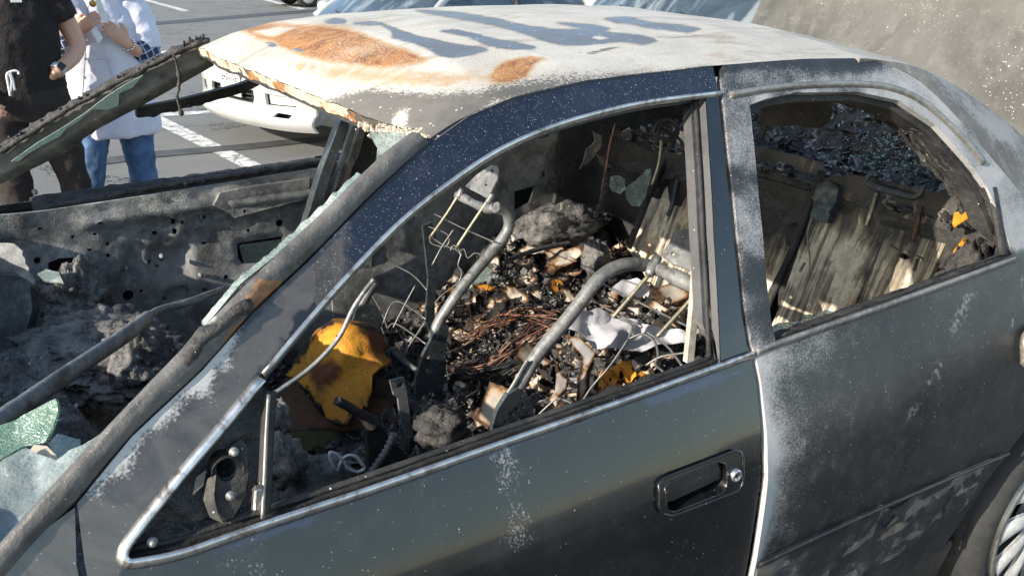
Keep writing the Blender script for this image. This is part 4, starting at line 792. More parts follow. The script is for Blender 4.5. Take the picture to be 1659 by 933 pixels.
# raised trunk lid
m = MB(); rows = []
for i in range(31):
    z = 1.08+.72*i/30; hl_ = .80-.34*(z-1.3)*.55; row = []
    for j in range(49):
        u = j/48; y = hl_-(hl_+.74)*u; e = ss(.075, .035, u)
        row.append(Vector((3.1+.28*(z-1.1)+.035*(u-.5)**2+.05*e+.004*fb((y, z, 0), 4), y, z)))
    rows.append(row)
m.grid(rows, True, 0, [(.35*ss(.15, .5, fb((p.y, p.z, 0), 5)), .0, 0) for r_ in rows for p in r_])
m.grid([[p+Vector((.03, 0, 0)) for p in r_] for r_ in rows], flip=True); m.build('trunk_lid', M['lid'], CAR, 'raised grey trunk lid speckled with ash')
m = MB(); band(m, [Vector((3.02, .72, .99)), Vector((2.99, 0, 1.04)), Vector((3.02, -.72, .99))], [Vector((3.16, .74, 1.10)), Vector((3.14, 0, 1.14)), Vector((3.16, -.74, 1.10))], 20, 4, None, (-.5, 0, 1), .01); m.build('rear_deck', M['cpil'], CAR)
# rear wheel
HC = onY(1674, 838, -.885)
wheel = MB(); wheel.lathe([(.205, .02), (.215, -.012), (.245, -.022), (.268, -.012), (.284, .02), (.287, .06), (.287, .14), (.27, .18)], HC, (0, 1, 0), 64); wh = wheel.build('wheel', M['tyre'], CAR, 'left rear wheel')
m = MB(); m.lathe([(.206, .02), (.212, -.016), (.200, -.022), (.192, -.014), (.188, .03)], HC, (0, 1, 0), 64); m.build('rim', M['dullchrome'], wh)
m = MB(); m.lathe([(.192, .03), (.0, .035)], HC, (0, 1, 0), 48); m.build('brake_drum', M['black'], wh)
for k in range(10):
    a0 = 2*math.pi*k/10+.12; m = MB(); rows = []
    for i in range(9):
        t = i/8; r_ = .045+.147*t; a = a0+.42*t*t; wd = (.012+.022*t); row = []
        for j in range(5):
            v = j/4*2-1; aa = a+v*wd/r_*.95; row.append(HC+Vector((math.cos(aa)*r_, -.012-.016*math.sin(math.pi*min(t*1.05, 1))**.7-.008*(1-v*v), math.sin(aa)*r_)))
        rows.append(row)
    m.grid(rows); m.grid([[p+Vector((0, .008, 0)) for p in r2] for r2 in rows], flip=True); m.build('spoke', M['hubcap'], wh)
m = MB(); m.lathe([(0, -.032), (.03, -.032), (.045, -.026), (.056, -.010), (.056, .02)], HC, (0, 1, 0), 32); m.build('hub_cap', M['hubcap'], wh)
for sx in (0.0,):
    for yy in (-.80, .80):
        m = MB(); m.lathe([(.19, .0), (.21, -.012), (.28, -.012), (.305, .02), (.305, .17), (.2, .18)], Vector((0, yy if yy < 0 else yy-.16, .305)), (0, 1, 0), 40); m.build('wheel', M['tyre'], CAR, ('left' if yy < 0 else 'right')+' front wheel')
m = MB(); m.lathe([(.19, .0), (.21, -.012), (.28, -.012), (.305, .02), (.305, .17), (.2, .18)], Vector((2.67, .64, .305)), (0, 1, 0), 40); m.build('wheel', M['tyre'], CAR, 'right rear wheel')
# ------------------------------------------------------------------ seat frames
def plane_of(y0, a, b):                                     # backrest plane through two side-view points, running across the car
    P0 = Vector((a[0], y0, a[1])); d = Vector((b[0]-a[0], 0, b[1]-a[1])); n = Vector((d.z, 0, -d.x)).normalized(); return P0, n
def rod(parent, px, r, name, mat, pl, off=0, seg=7, n=5, flat=None):
    m = MB(); m.tube(cr([onP(*p, pl[0]+pl[1]*off, pl[1]) for p in px], n), r, seg, flat=flat); return m.build(name, M[mat], parent)
def pplate(parent, px, hs, name, mat, fn, nrm, t=.006, sp=8):
    m = MB(); plate(m, px, hs, sp, fn, nrm, t); return m.build(name, M[mat], parent)
def pc(x, y, r, n=10): return [(x+r*math.cos(a), y+r*.9*math.sin(a)) for a in np.linspace(0, 2*math.pi, n, endpoint=False)]
# passenger seat (far)
PS = empty('seat_frame', (1.42, .36, .3), None); PS.parent = CAR; PS.location = Vector((1.42, .36, .3))-CAR.location; PS['label'] = 'bare passenger seat frame with tube hoop'
yP = .2; P3 = lambda p, off=0: onY(*p, yP+off)
m = MB(); m.tube(cr([P3(p) for p in [(702, 545), (713, 519), (742, 475), (768, 442), (808, 395), (824, 369), (821, 345), (803, 336)]], 5), .0155, 12); m.build('side_tube', M['steel'], PS)
pl = plane_of(.2, (1.45, .46), (1.65, .84))
rod(PS, [(803, 337), (788, 338), (768, 330), (749, 320), (742, 318)], [.0155, .014, .012, .014, .016], 'top_rail', 'steel', pl, 0, 9)
pplate(PS, [(756, 303), (775, 284), (798, 269), (808, 270), (811, 277), (808, 292), (797, 315), (790, 322), (780, 316), (764, 308)], [pc(800, 278, 3), pc(790, 301, 2.2)], 'head_bracket', 'steel', lambda a, b: onP(a, b, pl[0]+pl[1]*-.01, pl[1]), -pl[1], .006)
for px in ([(749, 306), (725, 345), (696, 386)], [(798, 314), (770, 355), (739, 402)]):
    rod(PS, px, .0048, 'guide_rod', 'brass', pl, -.012); q = [px[0], (px[0][0]*.78+px[1][0]*.22-2, px[0][1]*.62+px[1][1]*.38)]
    rod(PS, q, .0095, 'guide_sleeve', 'steel', pl, -.014)
for px in ([(704, 347), (750, 370), (800, 392)], [(690, 366), (722, 378), (728, 390), (720, 400), (700, 395), (696, 386)], [(700, 385), (720, 398), (738, 404), (746, 412), (742, 402), (734, 398), (730, 406)], [(744, 408), (752, 404), (758, 418), (770, 410), (784, 415)], [(748, 410), (742, 430), (748, 440), (742, 458), (716, 478), (704, 492)]):
    rod(PS, px, .0022, 'spring_wire', 'wire', pl, .004, 5)
pplate(PS, [(685, 366), (700, 360), (710, 392), (707, 440), (704, 515), (697, 540), (690, 520), (694, 450)], [], 'far_side_plate', 'dsteel', lambda a, b: onY(a, b, .52), (0, 1, 0), .01)
pplate(PS, [(716, 524), (728, 530), (722, 560), (723, 595), (716, 636), (700, 660), (680, 672), (672, 658), (674, 615), (686, 574), (700, 548)], [pc(696, 580, 4), pc(695, 601, 5), pc(706, 606, 3), pc(689, 622, 3), pc(711, 590, 2.5)], 'recliner_bracket', 'dsteel', lambda a, b: onY(a, b, .185), (0, 1, 0), .012, 7)
c = onY(690, 647, .18); m = MB(); m.lathe([(0, -.012), (.008, -.01), (.012, 0), (.012, .01)], c, (0, 1, 0), 12); m.build('pivot_bolt', M['steel'], PS)
pplate(PS, [(572, 520), (578, 500), (592, 492), (612, 498), (622, 520), (612, 532), (585, 530)], [pc(590, 512, 5), pc(603, 518, 4), pc(597, 503, 3)], 'recliner_bracket', 'dsteel', lambda a, b: onY(a, b, .56), (0, 1, 0), .01)
rod(PS, [(586, 497), (596, 475), (608, 455)], .016, 'side_tube', 'steel', plane_of(.56, (1.45, .46), (1.65, .84)))
pw = plane_of(.3, (1.25, .40), (1.62, .48))
for px in ([(618, 530), (628, 560), (634, 590), (645, 610)], [(636, 610), (640, 594), (663, 560), (689, 521)], [(620, 525), (641, 488), (690, 517)], [(624, 541), (640, 524), (690, 557)], [(604, 480), (620, 510), (630, 540)], [(640, 560), (655, 575), (660, 560), (650, 545)], [(632, 541), (650, 505), (673, 462)], [(700, 430), (716, 400), (735, 372)], [(640, 430), (668, 445), (692, 470)]):
    rod(PS, px, .0026, 'spring_wire', 'wire', pl, .0, 5)
rod(PS, [(633, 565), (655, 585), (680, 604)], .009, 'cross_bar', 'steel', pw)
# passenger seat pan, yellowed by the heat
yo = [(463, 611), (480, 585), (502, 556), (522, 538), (543, 523), (570, 524), (598, 530), (619, 543), (627, 552), (620, 562), (624, 573), (633, 575), (628, 590), (612, 606), (605, 612), (601, 640), (594, 658), (588, 655), (585, 664), (570, 668), (562, 682), (545, 684), (528, 676), (520, 655), (505, 645), (492, 628), (480, 615)]
YP0 = Vector((1.22, .32, .44)); YN = Vector((-.33, -.40, .85)).normalized()
yd = np.array([(p[0], p[1]) for p in yo])
def yfn(a, b):
    h = .085*math.exp(-(((a-562)/50)**2+((b-566)/40)**2))-.05*ss(600, 635, a)*ss(600, 560, b)-.02*ss(640, 690, b)+.016*fb((a*.02, b*.03, 0), 1, 4)+.006*abs(fb((a*.07, b*.06, 4), 1, 3))+.018*ss(20, 0, abs(a*.5+b-880))*ss(610, 560, a)
    return onP(a, b, YP0, YN)+YN*h
def ymask(P):
    x, y = proj(P); q = np.array([[x, y]]); r_ = ss(-10, 12, sdist(q, [(500, 592), (540, 580), (560, 596), (545, 620), (512, 634), (500, 615)])[0])*.9
    r_ = max(r_, .62*ss(570, 610, x)*ss(600, 540, y)+.4*ss(0, .3, fb(P, 10))); ed = sdist(q, yo)[0]; return (.55*ss(7, 0, ed)+.35*ss(.2, .5, fb(P, 14)), r_, 0)
m = MB(); plate(m, yo, [pc(501, 632, 2.6), pc(556, 572, 1.8)], 7, yfn, -YN, .009, ymask); m.build('seat_pan', M['ochre'], PS, 'orange yellow heat-stained seat pan')
pplate(PS, [(446, 640), (462, 612), (478, 620), (500, 645), (520, 670), (548, 688), (590, 668), (612, 615), (640, 620), (655, 652), (640, 684), (560, 694), (448, 696)], [], 'seat_base', 'rustfloor', lambda a, b: onP(a, b, Vector((1.2, .25, .35)), Vector((-.1, -.2, 1)))+Vector((0, 0, .01*fb((a*.02, b*.02, 0), 1))), (0, 0, -1), .006)
A = [onZ(*p, .345) for p in [(436, 706), (500, 697), (600, 682), (668, 668)]]; m = MB(); band(m, A, [p+Vector((-.012, -.012, -.055)) for p in A], 30, 4, lambda u, v: .004*math.sin(v*9), (-.4, -.7, .3), .03); m.build('seat_rail', burnt('ochre_rail', (.05, .045, .03), (.16, .14, .06), 8, (.45, .7), metal=.2, bump=.15), PS)
# driver seat (near)
DS = empty('seat_frame', (1.5, -.4, .3)); DS.parent = CAR; DS.location = Vector((1.5, -.4, .3))-CAR.location; DS['label'] = 'bare driver seat frame leaning back'
yD = -.2
m = MB(); m.tube(cr([onY(*p, yD) for p in [(826, 652), (832, 640), (851, 606), (878, 565), (919, 517), (961, 462), (982, 442), (1005, 431), (1030, 428), (1060, 432)]], 5), .0172, 12); m.build('side_tube', M['steel'], DS)
pd = plane_of(yD, (1.452, .504), (1.80, .86))
rod(DS, [(1056, 432), (1075, 440), (1100, 452), (1135, 468)], [.017, .016, .02, .018], 'top_rail', 'steel', pd, 0, 9)
pplate(DS, [(1072, 416), (1082, 400), (1098, 379), (1106, 375), (1140, 367), (1146, 450), (1120, 440), (1088, 428)], [pc(1107, 385, 3), pc(1092, 413, 3), pc(1127, 391, 2.5), pc(1126, 427, 2.5)], 'head_bracket', 'steel', lambda a, b: onP(a, b, pd[0]+pd[1]*(-.01+.006*ss(6, 2, abs((a-1108)+(b-405)*.3))), pd[1]), -pd[1], .006)
for px in ([(1066, 416), (1051, 446), (993, 514)], [(1140, 458), (1124, 480), (1064, 546)]):
    rod(DS, [(px[1]), ((px[1][0]+px[2][0])/2, (px[1][1]+px[2][1])/2), px[2]], .0052, 'guide_rod', 'brass', pd, -.012); rod(DS, [px[0], px[1]], .0115, 'guide_sleeve', 'steel', pd, -.014)
for px in ([(961, 451), (1040, 492), (1125, 534)], [(945, 472), (975, 495), (1000, 508), (1040, 530)], [(995, 513), (1020, 523), (1024, 535), (1019, 548), (1040, 541), (1060, 553), (1066, 575), (1062, 590), (1075, 603), (1072, 612)], [(1106, 594), (1080, 560), (1046, 537)], [(1019, 547), (990, 590), (960, 625), (940, 655)], [(1046, 592), (1070, 578), (1105, 572), (1118, 570)], [(905, 646), (925, 652), (940, 664)], [(872, 672), (890, 655), (905, 645), (930, 655)]):
    rod(DS, px, .0028, 'spring_wire', 'wire', pd, .0, 5)
pplate(DS, [(822, 640), (838, 630), (852, 636), (862, 655), (866, 672), (858, 690), (832, 700), (797, 706), (799, 688), (806, 665)], [pc(828, 670, 4.5), pc(837, 662, 4), pc(818, 684, 2.4), pc(847, 656, 2.4), pc(843, 681, 5, 8), pc(855, 668, 2)], 'recliner_bracket', 'dsteel', lambda a, b: onY(a, b, yD-.022), (0, 1, 0), .014, 7)
m = MB(); P = [onY(*p, yD-.012) for p in [(818, 646), (835, 620), (851, 592), (856, 584)]]; m.tube(cr(P, 4), .008, 6, flat=.4); m.build('peeled_strip', M['steel'], DS)

# ------------------------------------------------------------------ heaps of charred remains
def H(x, y):
    z = .40+.09*ss(1.6, 1.95, x)+.17*ss(.35, .75, y)*ss(1.75, 2.2, x)-.10*ss(1.5, 1.15, x)+.06*math.exp(-((x-1.85)/.2)**2-((y-.1)/.25)**2)-.05*ss(-.35, -.6, y)
    return z+.055*fb((x, y, 0), 5, 5)+.028*fb((x, y, 5), 16, 4)
def onH(px, py, lift=0.):
    d = ray(px, py); t = 1.2
    while t < 4:
        P = CP+d*t
        if P[2] < H(P[0], P[1])+lift: break
        t += .004
    return Vector(P)
m = MB(); NX, NY = 150, 150
m.grid([[Vector((1.12+1.28*i/NX, -.70+1.45*j/NY, H(1.12+1.28*i/NX, -.70+1.45*j/NY)+.012*noise.noise(Vector((i*.9, j*.9, 0))))) for j in range(NY+1)] for i in range(NX+1)])
m.build('charred_debris', M['char'], None, 'heap of black charred debris covering the rear seat and floor', 'debris', None, 'stuff')
def HD(x, y):                                                # dashboard remains
    z = .74-.32*ss(.48, .84, x)-.22*ss(.2, .45, y)+.05*fb((x, y, 7), 5, 5)+.022*fb((x, y, 3), 18, 4)
    z += .10*math.exp(-((x-.62)/.09)**2-((y-.62)/.12)**2)+.05*math.exp(-((x-.62)/.12)**2-((y-.2)/.16)**2)-.14*ss(.40, .60, y)*ss(.62, .78, x)-.06*ss(-.35, -.6, y)
    return z-.06*math.exp(-((x-.68)/.08)**2-((y+.12)/.10)**2)
def onD(px, py):
    d = ray(px, py); t = .8
    while t < 4:
        P = CP+d*t
        if P[2] < HD(P[0], P[1]): break
        t += .004
    return Vector(P)
M['dash'] = burnt('charred_dashboard', (.012, .0115, .011), (.15, .142, .135), 16, (.5, .9), ash=(.32, .30, .29), ashg=-.04, bump=1., speck=.08, grain=90, stain=(.15, .12, .10), stg=-.04)
m = MB(); m.grid([[Vector((.18+.80*i/130, -.70+1.42*j/190, HD(.18+.80*i/130, -.70+1.42*j/190)+.012*abs(fb((i*.35, j*.35, 1), 1, 3))+.011*noise.noise(Vector((i*.8, j*.8, 3))))) for j in range(191)] for i in range(131)])
m.build('dashboard_remains', M['dash'], None, 'lumpy charred remains of the dashboard under the windshield opening', 'debris', None, 'stuff')
m = MB()
def lump(m, c, r, sq=(1, 1, .7), n=16, sc=14, amp=.35, k=0):
    rows = []
    for i in range(n+1):
        th = math.pi*i/n; row = []
        for j in range(2*n+1):
            ph = math.pi*(j % (2*n))/n; d = Vector((math.sin(th)*math.cos(ph), math.sin(th)*math.sin(ph), math.cos(th)))
            q = r*(1+amp*fb(d*1.6+Vector((k, 0, 0)), 1, 4)+.16*fb(d*7+Vector((0, k, 0)), 1, 3)+.07*fb(d*24+Vector((k, k, 0)), 1, 3)); row.append(Vector(c)+Vector((d.x*q*sq[0], d.y*q*sq[1], d.z*q*sq[2])))
        rows.append(row)
    m.grid(rows)
def lumpo(name, px, Y, r, mat, label, cat, sq=(1, 1, .7), **k):
    m = MB(); lump(m, onY(*px, Y) if not isinstance(px, Vector) else px, r, sq, **k); return m.build(name, M[mat], None, label, cat)
lumpo('charred_lump', (122, 490), .52, .09, 'dash', 'rounded charred lump below the big hole of the far door', 'debris', (.9, .8, 1.0), n=44, k=3)
lumpo('charred_lump', (150, 570), .25, .15, 'dash', 'thick folded charred mat in the middle of the dashboard', 'debris', (1.1, 1.5, .35), n=50, k=8)
lumpo('charred_lump', (220, 580), .05, .085, 'dash', 'ribbed burnt block under the loose metal bar', 'debris', (.9, .9, .9), n=44, k=12)
lumpo('ash_lump', (457, 745), -.25, .048, 'ashlump', 'grey ash lump behind the lower window divider', 'ash', (.9, 1, 1), n=20, k=1)
lumpo('ash_lump', (512, 775), -.22, .058, 'ashlump', 'larger crumbly grey ash lump beside the white ring', 'ash', (1.2, 1, .8), n=22, k=2)
lumpo('ash_lump', (452, 675), -.05, .035, 'ashlump', 'small pale ash roll under the yellow seat pan', 'ash', (.7, 1, 1.1), n=16, k=5)
lumpo('charred_lump', (715, 690), -.3, .05, 'char', 'black burnt clod beside the driver seat bracket', 'debris', (1.2, 1, .8), n=20, k=6)
lumpo('charred_lump', (905, 365), .62, .10, 'dash', 'brown crumbling mound against the far rear door', 'debris', (1.5, .8, .7), n=26, k=7)
lumpo('charred_lump', (965, 420), .42, .06, 'dash', 'ragged black clod before the left seatback section', 'debris', (.8, .8, 1.2), n=22, k=9)
# far left dark housing and drooping sheets
m = MB(); plate(m, [(-30, 440), (5, 444), (40, 450), (48, 462), (52, 500), (42, 540), (20, 580), (-30, 600)], [], 8, lambda a, b: onP(a, b, Vector((.60, .55, .82)), Vector((-.6, -.7, .3))), (.6, .7, -.3), .03); hs = m.build('dash_housing', M['soot'], None, 'dark sooty housing plate at the end of the dashboard', 'burnt part')
m = MB(); plate(m, [(-20, 392), (20, 395), (38, 420), (54, 455), (56, 462), (46, 452), (20, 440), (-20, 442)], [], 7, lambda a, b: onP(a, b, Vector((.58, .52, .85)), Vector((-.6, -.7, .3)))+Vector((.012*fb((a*.05, b*.05, 0), 1), 0, 0)), (.6, .7, -.3), .006); m.build('bent_sheet', M['soot'], None, 'bent brown metal flap over the dark dash housing', 'burnt part')
# loose bar across the dash opening
m = MB(); P = cr([onZ(*p, z) for p, z in (((-40, 712), .87), ((0, 682), .87), ((60, 640), .87), ((130, 592), .865), ((200, 545), .86), ((235, 518), .86), ((260, 502), .858), ((310, 488), .855), ((362, 468), .85))], 5)
m.tube(P, [.019, .019, .018, .018, .017, .017, .015, .010, .009, .009, .008], 10, flat=.65); m.build('metal_bar', M['steel'], None, 'bent grey metal bar reaching across the burnt dashboard', 'metal bar')
# windshield glass sagging over the cowl
def wsh(px, P0, n, name, label, mat='wsglass', bend=.012, t=.005, sp=9):
    n = Vector(n).normalized(); m = MB(); plate(m, px, [], sp, lambda a, b: onP(a, b, P0, n)+n*(bend*fb((a*.012, b*.012, 1), 1)), -n, t, jit=.2); return m.build(name, M[mat], None, label, 'glass', 'broken windshield glass')
wsh([(-40, 760), (0, 748), (40, 722), (90, 745), (150, 712), (185, 690), (190, 700), (120, 790), (60, 845), (0, 890), (-40, 915)], Vector((.48, -.6, .90)), (-.25, -.35, .9), 'glass_sheet', 'large sooty pale sheet of windshield glass lying over the cowl')
wsh([(-40, 700), (0, 690), (50, 665), (94, 647), (97, 660), (82, 690), (70, 715), (35, 722), (0, 745), (-40, 770)], Vector((.46, -.45, .93)), (-.5, -.5, .7), 'glass_shard', 'upright green shard of broken windshield glass at the lower left corner', 'green')
wsh([(76, 716), (92, 700), (130, 712), (128, 730), (100, 758), (92, 740)], Vector((.53, -.45, .88)), (-.2, -.3, .9), 'glass_shard', 'small yellowish glass piece beside the pale windshield sheet')
m = MB(); plate(m, [(30, 752), (55, 720), (76, 722), (92, 738), (97, 760), (85, 756), (60, 760)], [], 7, lambda a, b: onP(a, b, Vector((.5, -.52, .915)), (-.2, -.3, .9)), (0, 0, -1), .004); m.build('paper_scrap', M['paper'], None, 'cream scrap lying on the broken windshield glass', 'paper')
wsh([(60, 442), (75, 436), (95, 442), (104, 462), (88, 458), (70, 452)], Vector((.6, .5, .85)), (-.1, -.4, .9), 'glass_shard', 'thin pale glass sliver on the dashboard lump by the far door', 'glass')
for px, lb in (([(988, 286), (1002, 284), (1012, 290), (1013, 306), (1004, 314), (992, 310), (986, 300)], 'dark green rounded glass shard on the far rear debris'), ([(1012, 305), (1030, 292), (1046, 275), (1054, 272), (1054, 290), (1046, 318), (1036, 334), (1022, 333), (1014, 322)], 'large pale green glass shard leaning on the left seatback'), ([(770, 440), (800, 428), (812, 436), (806, 450), (776, 458), (765, 455)], 'flat green glass piece behind the passenger seat tube')):
    wsh(px, Vector((2.15, .45, .75)) if px[0][0] > 900 else onH(790, 440, .03), (-.6, -.5, .4) if px[0][0] > 900 else (-.2, -.4, .9), 'glass_shard', lb, 'glass', .004, .005, 6)
m = MB(); plate(m, [(1252, 530), (1275, 522), (1300, 518), (1312, 510), (1340, 502), (1362, 508), (1350, 520), (1325, 528), (1310, 520), (1280, 534), (1254, 545)], [], 7, lambda a, b: onS(a, b, -.055)+Vector((0, .01*fb((a*.05, b*.05, 0), 1), 0)), (0, 1, -.5), .004); m.build('glass_shard', M['glass'], None, 'green glass remnant standing in the rear door sill', 'glass', 'broken windshield glass')

# ------------------------------------------------------------------ papers
def paper(c, w_, h_, nrm, rot, curl, seed, burn, white, name, label, group=None):
    n = Vector(nrm).normalized(); u = n.orthogonal().normalized(); v = n.cross(u); u, v = u*math.cos(rot)+v*math.sin(rot), v*math.cos(rot)-u*math.sin(rot)
    m = MB(); NU_, NV_ = 14, 11; rows = []; mk = []
    for i in range(NU_+1):
        row = []
        for j in range(NV_+1):
            a, b = i/NU_*2-1, j/NV_*2-1; e = max(abs(a), abs(b)); ang = math.atan2(b, a)
            irr = 1-.34*abs(noise.noise(Vector((math.cos(ang)*1.7, math.sin(ang)*1.7, seed))))*e-.16*noise.noise(Vector((math.cos(ang)*6, math.sin(ang)*6, seed+3)))*e
            z = curl*(a*a*.7+.5*a*b*noise.noise(Vector((seed, 1, 1)))*2-.35*b*b)+.25*curl*noise.noise(Vector((a*2.1, b*2.1, seed)))+.10*curl*noise.noise(Vector((a*6, b*6, seed)))
            row.append(Vector(c)+u*(a*w_/2*irr)+v*(b*h_/2*irr)+n*z); mk.append((max(0, burn*ss(.15, 1.05, e)+.5*burn*max(0, noise.noise(Vector((a*1.3, b*1.3, seed+9))))), white, 0))
        rows.append(row)
    m.grid(rows, True, 0, mk); m.grid([[p-n*.0012 for p in r_] for r_ in rows], True, 0, mk, True)
    return m.build(name, M['paper'], None, label, 'paper', group)
def ppaper(px, P0, n, name, label, white, burnf, bend=.012, sp=8, grp=None):
    n = Vector(n).normalized(); poly = [tuple(p) for p in px]
    def mk(P):
        x, y = proj(P); d = sdist(np.array([[x, y]]), poly)[0]; return (burnf(x, y, d), white(x, y) if callable(white) else white, 0)
    m = MB(); plate(m, px, [], sp, lambda a, b: onP(a, b, P0, n)+n*(bend*fb((a*.018, b*.018, len(px)), 1)+1.1*bend*noise.voronoi(Vector((a*.016+b*.010, b*.022, 2.3+len(px))))[0][0]+.35*bend*noise.voronoi(Vector((a*.05-b*.02, b*.06, 5.)))[0][0]), -n, .0015, mk, jit=.2); return m.build(name, M['paper'], None, label, 'paper', grp)
wc = onH(990, 540, .09)
ppaper([(912, 540), (930, 520), (962, 508), (1000, 518), (1040, 530), (1075, 538), (1100, 545), (1112, 556), (1098, 566), (1060, 570), (1030, 580), (995, 577), (962, 572), (940, 550)], wc, (-.2, -.65, .7), 'burnt_paper', 'large crumpled white paper sheet behind the driver seat tube', 1., lambda x, y, d: .75*ss(9, 0, d)*ss(555, 570, y)+.12*ss(0, .5, fb((x*.03, y*.03, 0), 1)), .045, 6)
ppaper([(912, 541), (940, 548), (962, 570), (956, 600), (952, 640), (944, 655), (932, 652), (936, 610), (944, 578), (925, 556)], wc+Vector((-.03, -.06, 0)), (-.3, -.9, .3), 'burnt_paper', 'brown edged paper strip hanging below the white sheet', .8, lambda x, y, d: .5*ss(8, 0, d)+.3*ss(575, 600, y), .01, 6)
ppaper([(985, 470), (1008, 455), (1030, 455), (1050, 470), (1070, 488), (1040, 488), (1010, 482)], onH(1030, 470, .05), (-.1, -.5, .8), 'burnt_paper', 'white folded paper just under the top rail of the driver seat', 1., lambda x, y, d: .5*ss(5, 0, d)*ss(1030, 1060, x), .02, 6)
ppaper([(896, 575), (905, 600), (918, 615), (916, 630), (905, 640), (898, 660), (880, 680), (884, 655), (897, 632), (900, 605)], onH(900, 620, .05), (-.4, -.8, .4), 'burnt_paper', 'curled cream page standing beside the driver seat tube', .5, lambda x, y, d: .62*ss(5, 0, d), .02, 6)
ppaper([(730, 540), (745, 535), (772, 548), (768, 560), (750, 560), (738, 552)], onH(750, 550, .05), (-.3, -.6, .7), 'burnt_paper', 'small cream scrap left of the copper wires', .2, lambda x, y, d: .5*ss(4, 0, d), .012, 5)
ppaper([(880, 430), (905, 408), (940, 402), (944, 412), (925, 428), (905, 436)], onH(910, 420, .05), (-.2, -.7, .6), 'burnt_paper', 'pale page with browned fold on top of the far debris heap', .3, lambda x, y, d: .55*ss(4, 0, d)+.4*ss(18, 4, abs(x-900)), .03, 5)
ppaper([(840, 408), (865, 396), (880, 400), (884, 412), (862, 418), (846, 416)], onH(862, 408, .05), (-.1, -.7, .7), 'burnt_paper', 'cream page edge beside a black clump on the far heap', .2, lambda x, y, d: .5*ss(3, 0, d), .02, 5)
ppaper([(874, 350), (890, 344), (904, 348), (898, 358), (880, 358)], onH(888, 352, .03), (-.1, -.7, .7), 'burnt_paper', 'small white scrap at the far end of the heap', .5, lambda x, y, d: .45*ss(3, 0, d), .02, 4)
m = MB(); P0 = onH(1010, 610, .03)
plate(m, [(968, 632), (974, 605), (995, 592), (1030, 588), (1048, 594), (1046, 608), (1000, 622)], [pc(1008, 604, 5, 7), pc(990, 614, 4, 6), pc(1028, 600, 3, 6)], 5, lambda a, b: onP(a, b, P0, Vector((-.2, -.6, .7)))+Vector((0, 0, .02*fb((a*.08, b*.08, 0), 1))), (0, .6, -.7), .02); m.build('foam_piece', M['ochre'], None, 'pitted yellow foam piece below the white paper', 'foam')
spots = [(770, 490, .07, .5, 0), (800, 497, .06, .55, 0), (835, 480, .06, .5, 0), (775, 530, .06, .6, 0), (850, 455, .07, .5, .1), (815, 462, .05, .6, 0), (920, 480, .06, .6, 0), (1050, 470, .07, .4, .7), (1085, 470, .08, .5, .4), (1110, 485, .06, .6, .2), (980, 482, .06, .5, .3), (960, 490, .05, .6, 0), (850, 560, .07, .5, .3), (875, 605, .05, .6, .1), (800, 655, .07, .45, .1), (780, 680, .06, .5, .1), (860, 615, .05, .6, 0), (775, 640, .05, .65, 0), (740, 575, .05, .7, 0), (1095, 520, .06, .6, .4), (930, 690, .06, .5, .4), (915, 665, .05, .5, .2), (1070, 500, .05, .6, .2), (985, 640, .06, .55, .1), (905, 455, .05, .65, 0), (825, 520, .05, .6, .1), (760, 460, .05, .7, 0), (745, 505, .05, .65, 0), (840, 430, .05, .7, 0), (960, 395, .05, .6, 0), (1000, 400, .04, .7, 0), (870, 375, .05, .6, .2), (985, 355, .04, .7, 0), (890, 540, .05, .6, .2), (990, 455, .05, .6, .1), (1020, 500, .06, .6, .2)]
for k, (a, b, s_, bu, wh_) in enumerate(spots):
    rs = random.Random(k); c = onH(a, b, .02); paper(c, s_*rs.uniform(1, 1.6), s_*rs.uniform(.6, 1), (rs.uniform(-.7, .3), rs.uniform(-1, -.2), rs.uniform(.4, 1)), rs.uniform(0, 6.28), s_*rs.uniform(.25, .6), k*3.7, bu+rs.uniform(0, .25), wh_, 'burnt_paper', 'small brown edged scrap of burnt paper lying in the charred heap', 'burnt paper scraps')
rs = random.Random(77); HP = [(690, 470), (780, 400), (870, 345), (1000, 390), (1090, 470), (1110, 560), (1040, 620), (900, 680), (790, 715), (700, 740), (650, 700), (690, 560)]; k = 0
while k < 150:
    a, b = rs.uniform(645, 1110), rs.uniform(345, 740)
    if not inpoly(np.array([[a, b]]), HP)[0]: continue
    c = onH(a, b, .018); s_ = rs.choice((.03, .04, .05, .06, .08)); bu = rs.choice((.6, .8, .95, 1.15, 1.4, 1.6))
    paper(c, s_*rs.uniform(1, 1.7), s_*rs.uniform(.5, 1), (rs.uniform(-.9, .4), rs.uniform(-1, .1), rs.uniform(.2, 1)), rs.uniform(0, 6.28), s_*rs.uniform(.3, .9), 100+k*2.3, bu, rs.choice((0, 0, 0, .3, .6)), 'burnt_paper', 'small brown edged scrap of burnt paper lying in the charred heap', 'burnt paper scraps'); k += 1
for k, (a, b, s_) in enumerate(((790, 470, .05), (870, 400, .04), (830, 505, .055), (905, 465, .04), (740, 470, .04))):
    m = MB(); c = onH(a, b, .02); rows = []; n = Vector((rs.uniform(-.6, .2), rs.uniform(-.9, -.2), 1)).normalized(); u = n.orthogonal().normalized(); v = n.cross(u); th = rs.uniform(0, 6.28)
    for i in range(9):
        t = i/8*6.283; rows.append([c+(u*math.cos(t)+v*math.sin(t))*s_*r_*(1+.45*noise.noise(Vector((math.cos(t)*2, math.sin(t)*2, k*5.))))+n*(.35*s_*noise.noise(Vector((math.cos(t)*r_*2, math.sin(t)*r_*2, k*3.)))) for r_ in (.05, .35, .7, 1.)])
    m.grid(rows, True, 0, [(.25 if j < 2 else .55 if j == 2 else 1., .4, 0) for r_ in rows for j in range(4)]); m.grid([[p-n*.006 for p in r_] for r_ in rows], True, 0, [(.9, .5, 0)]*36, True); m.build('foam_scrap', M['ochre'], None, 'ochre yellow charred foam scrap lying in the burnt paper heap', 'foam', 'ochre foam scraps')
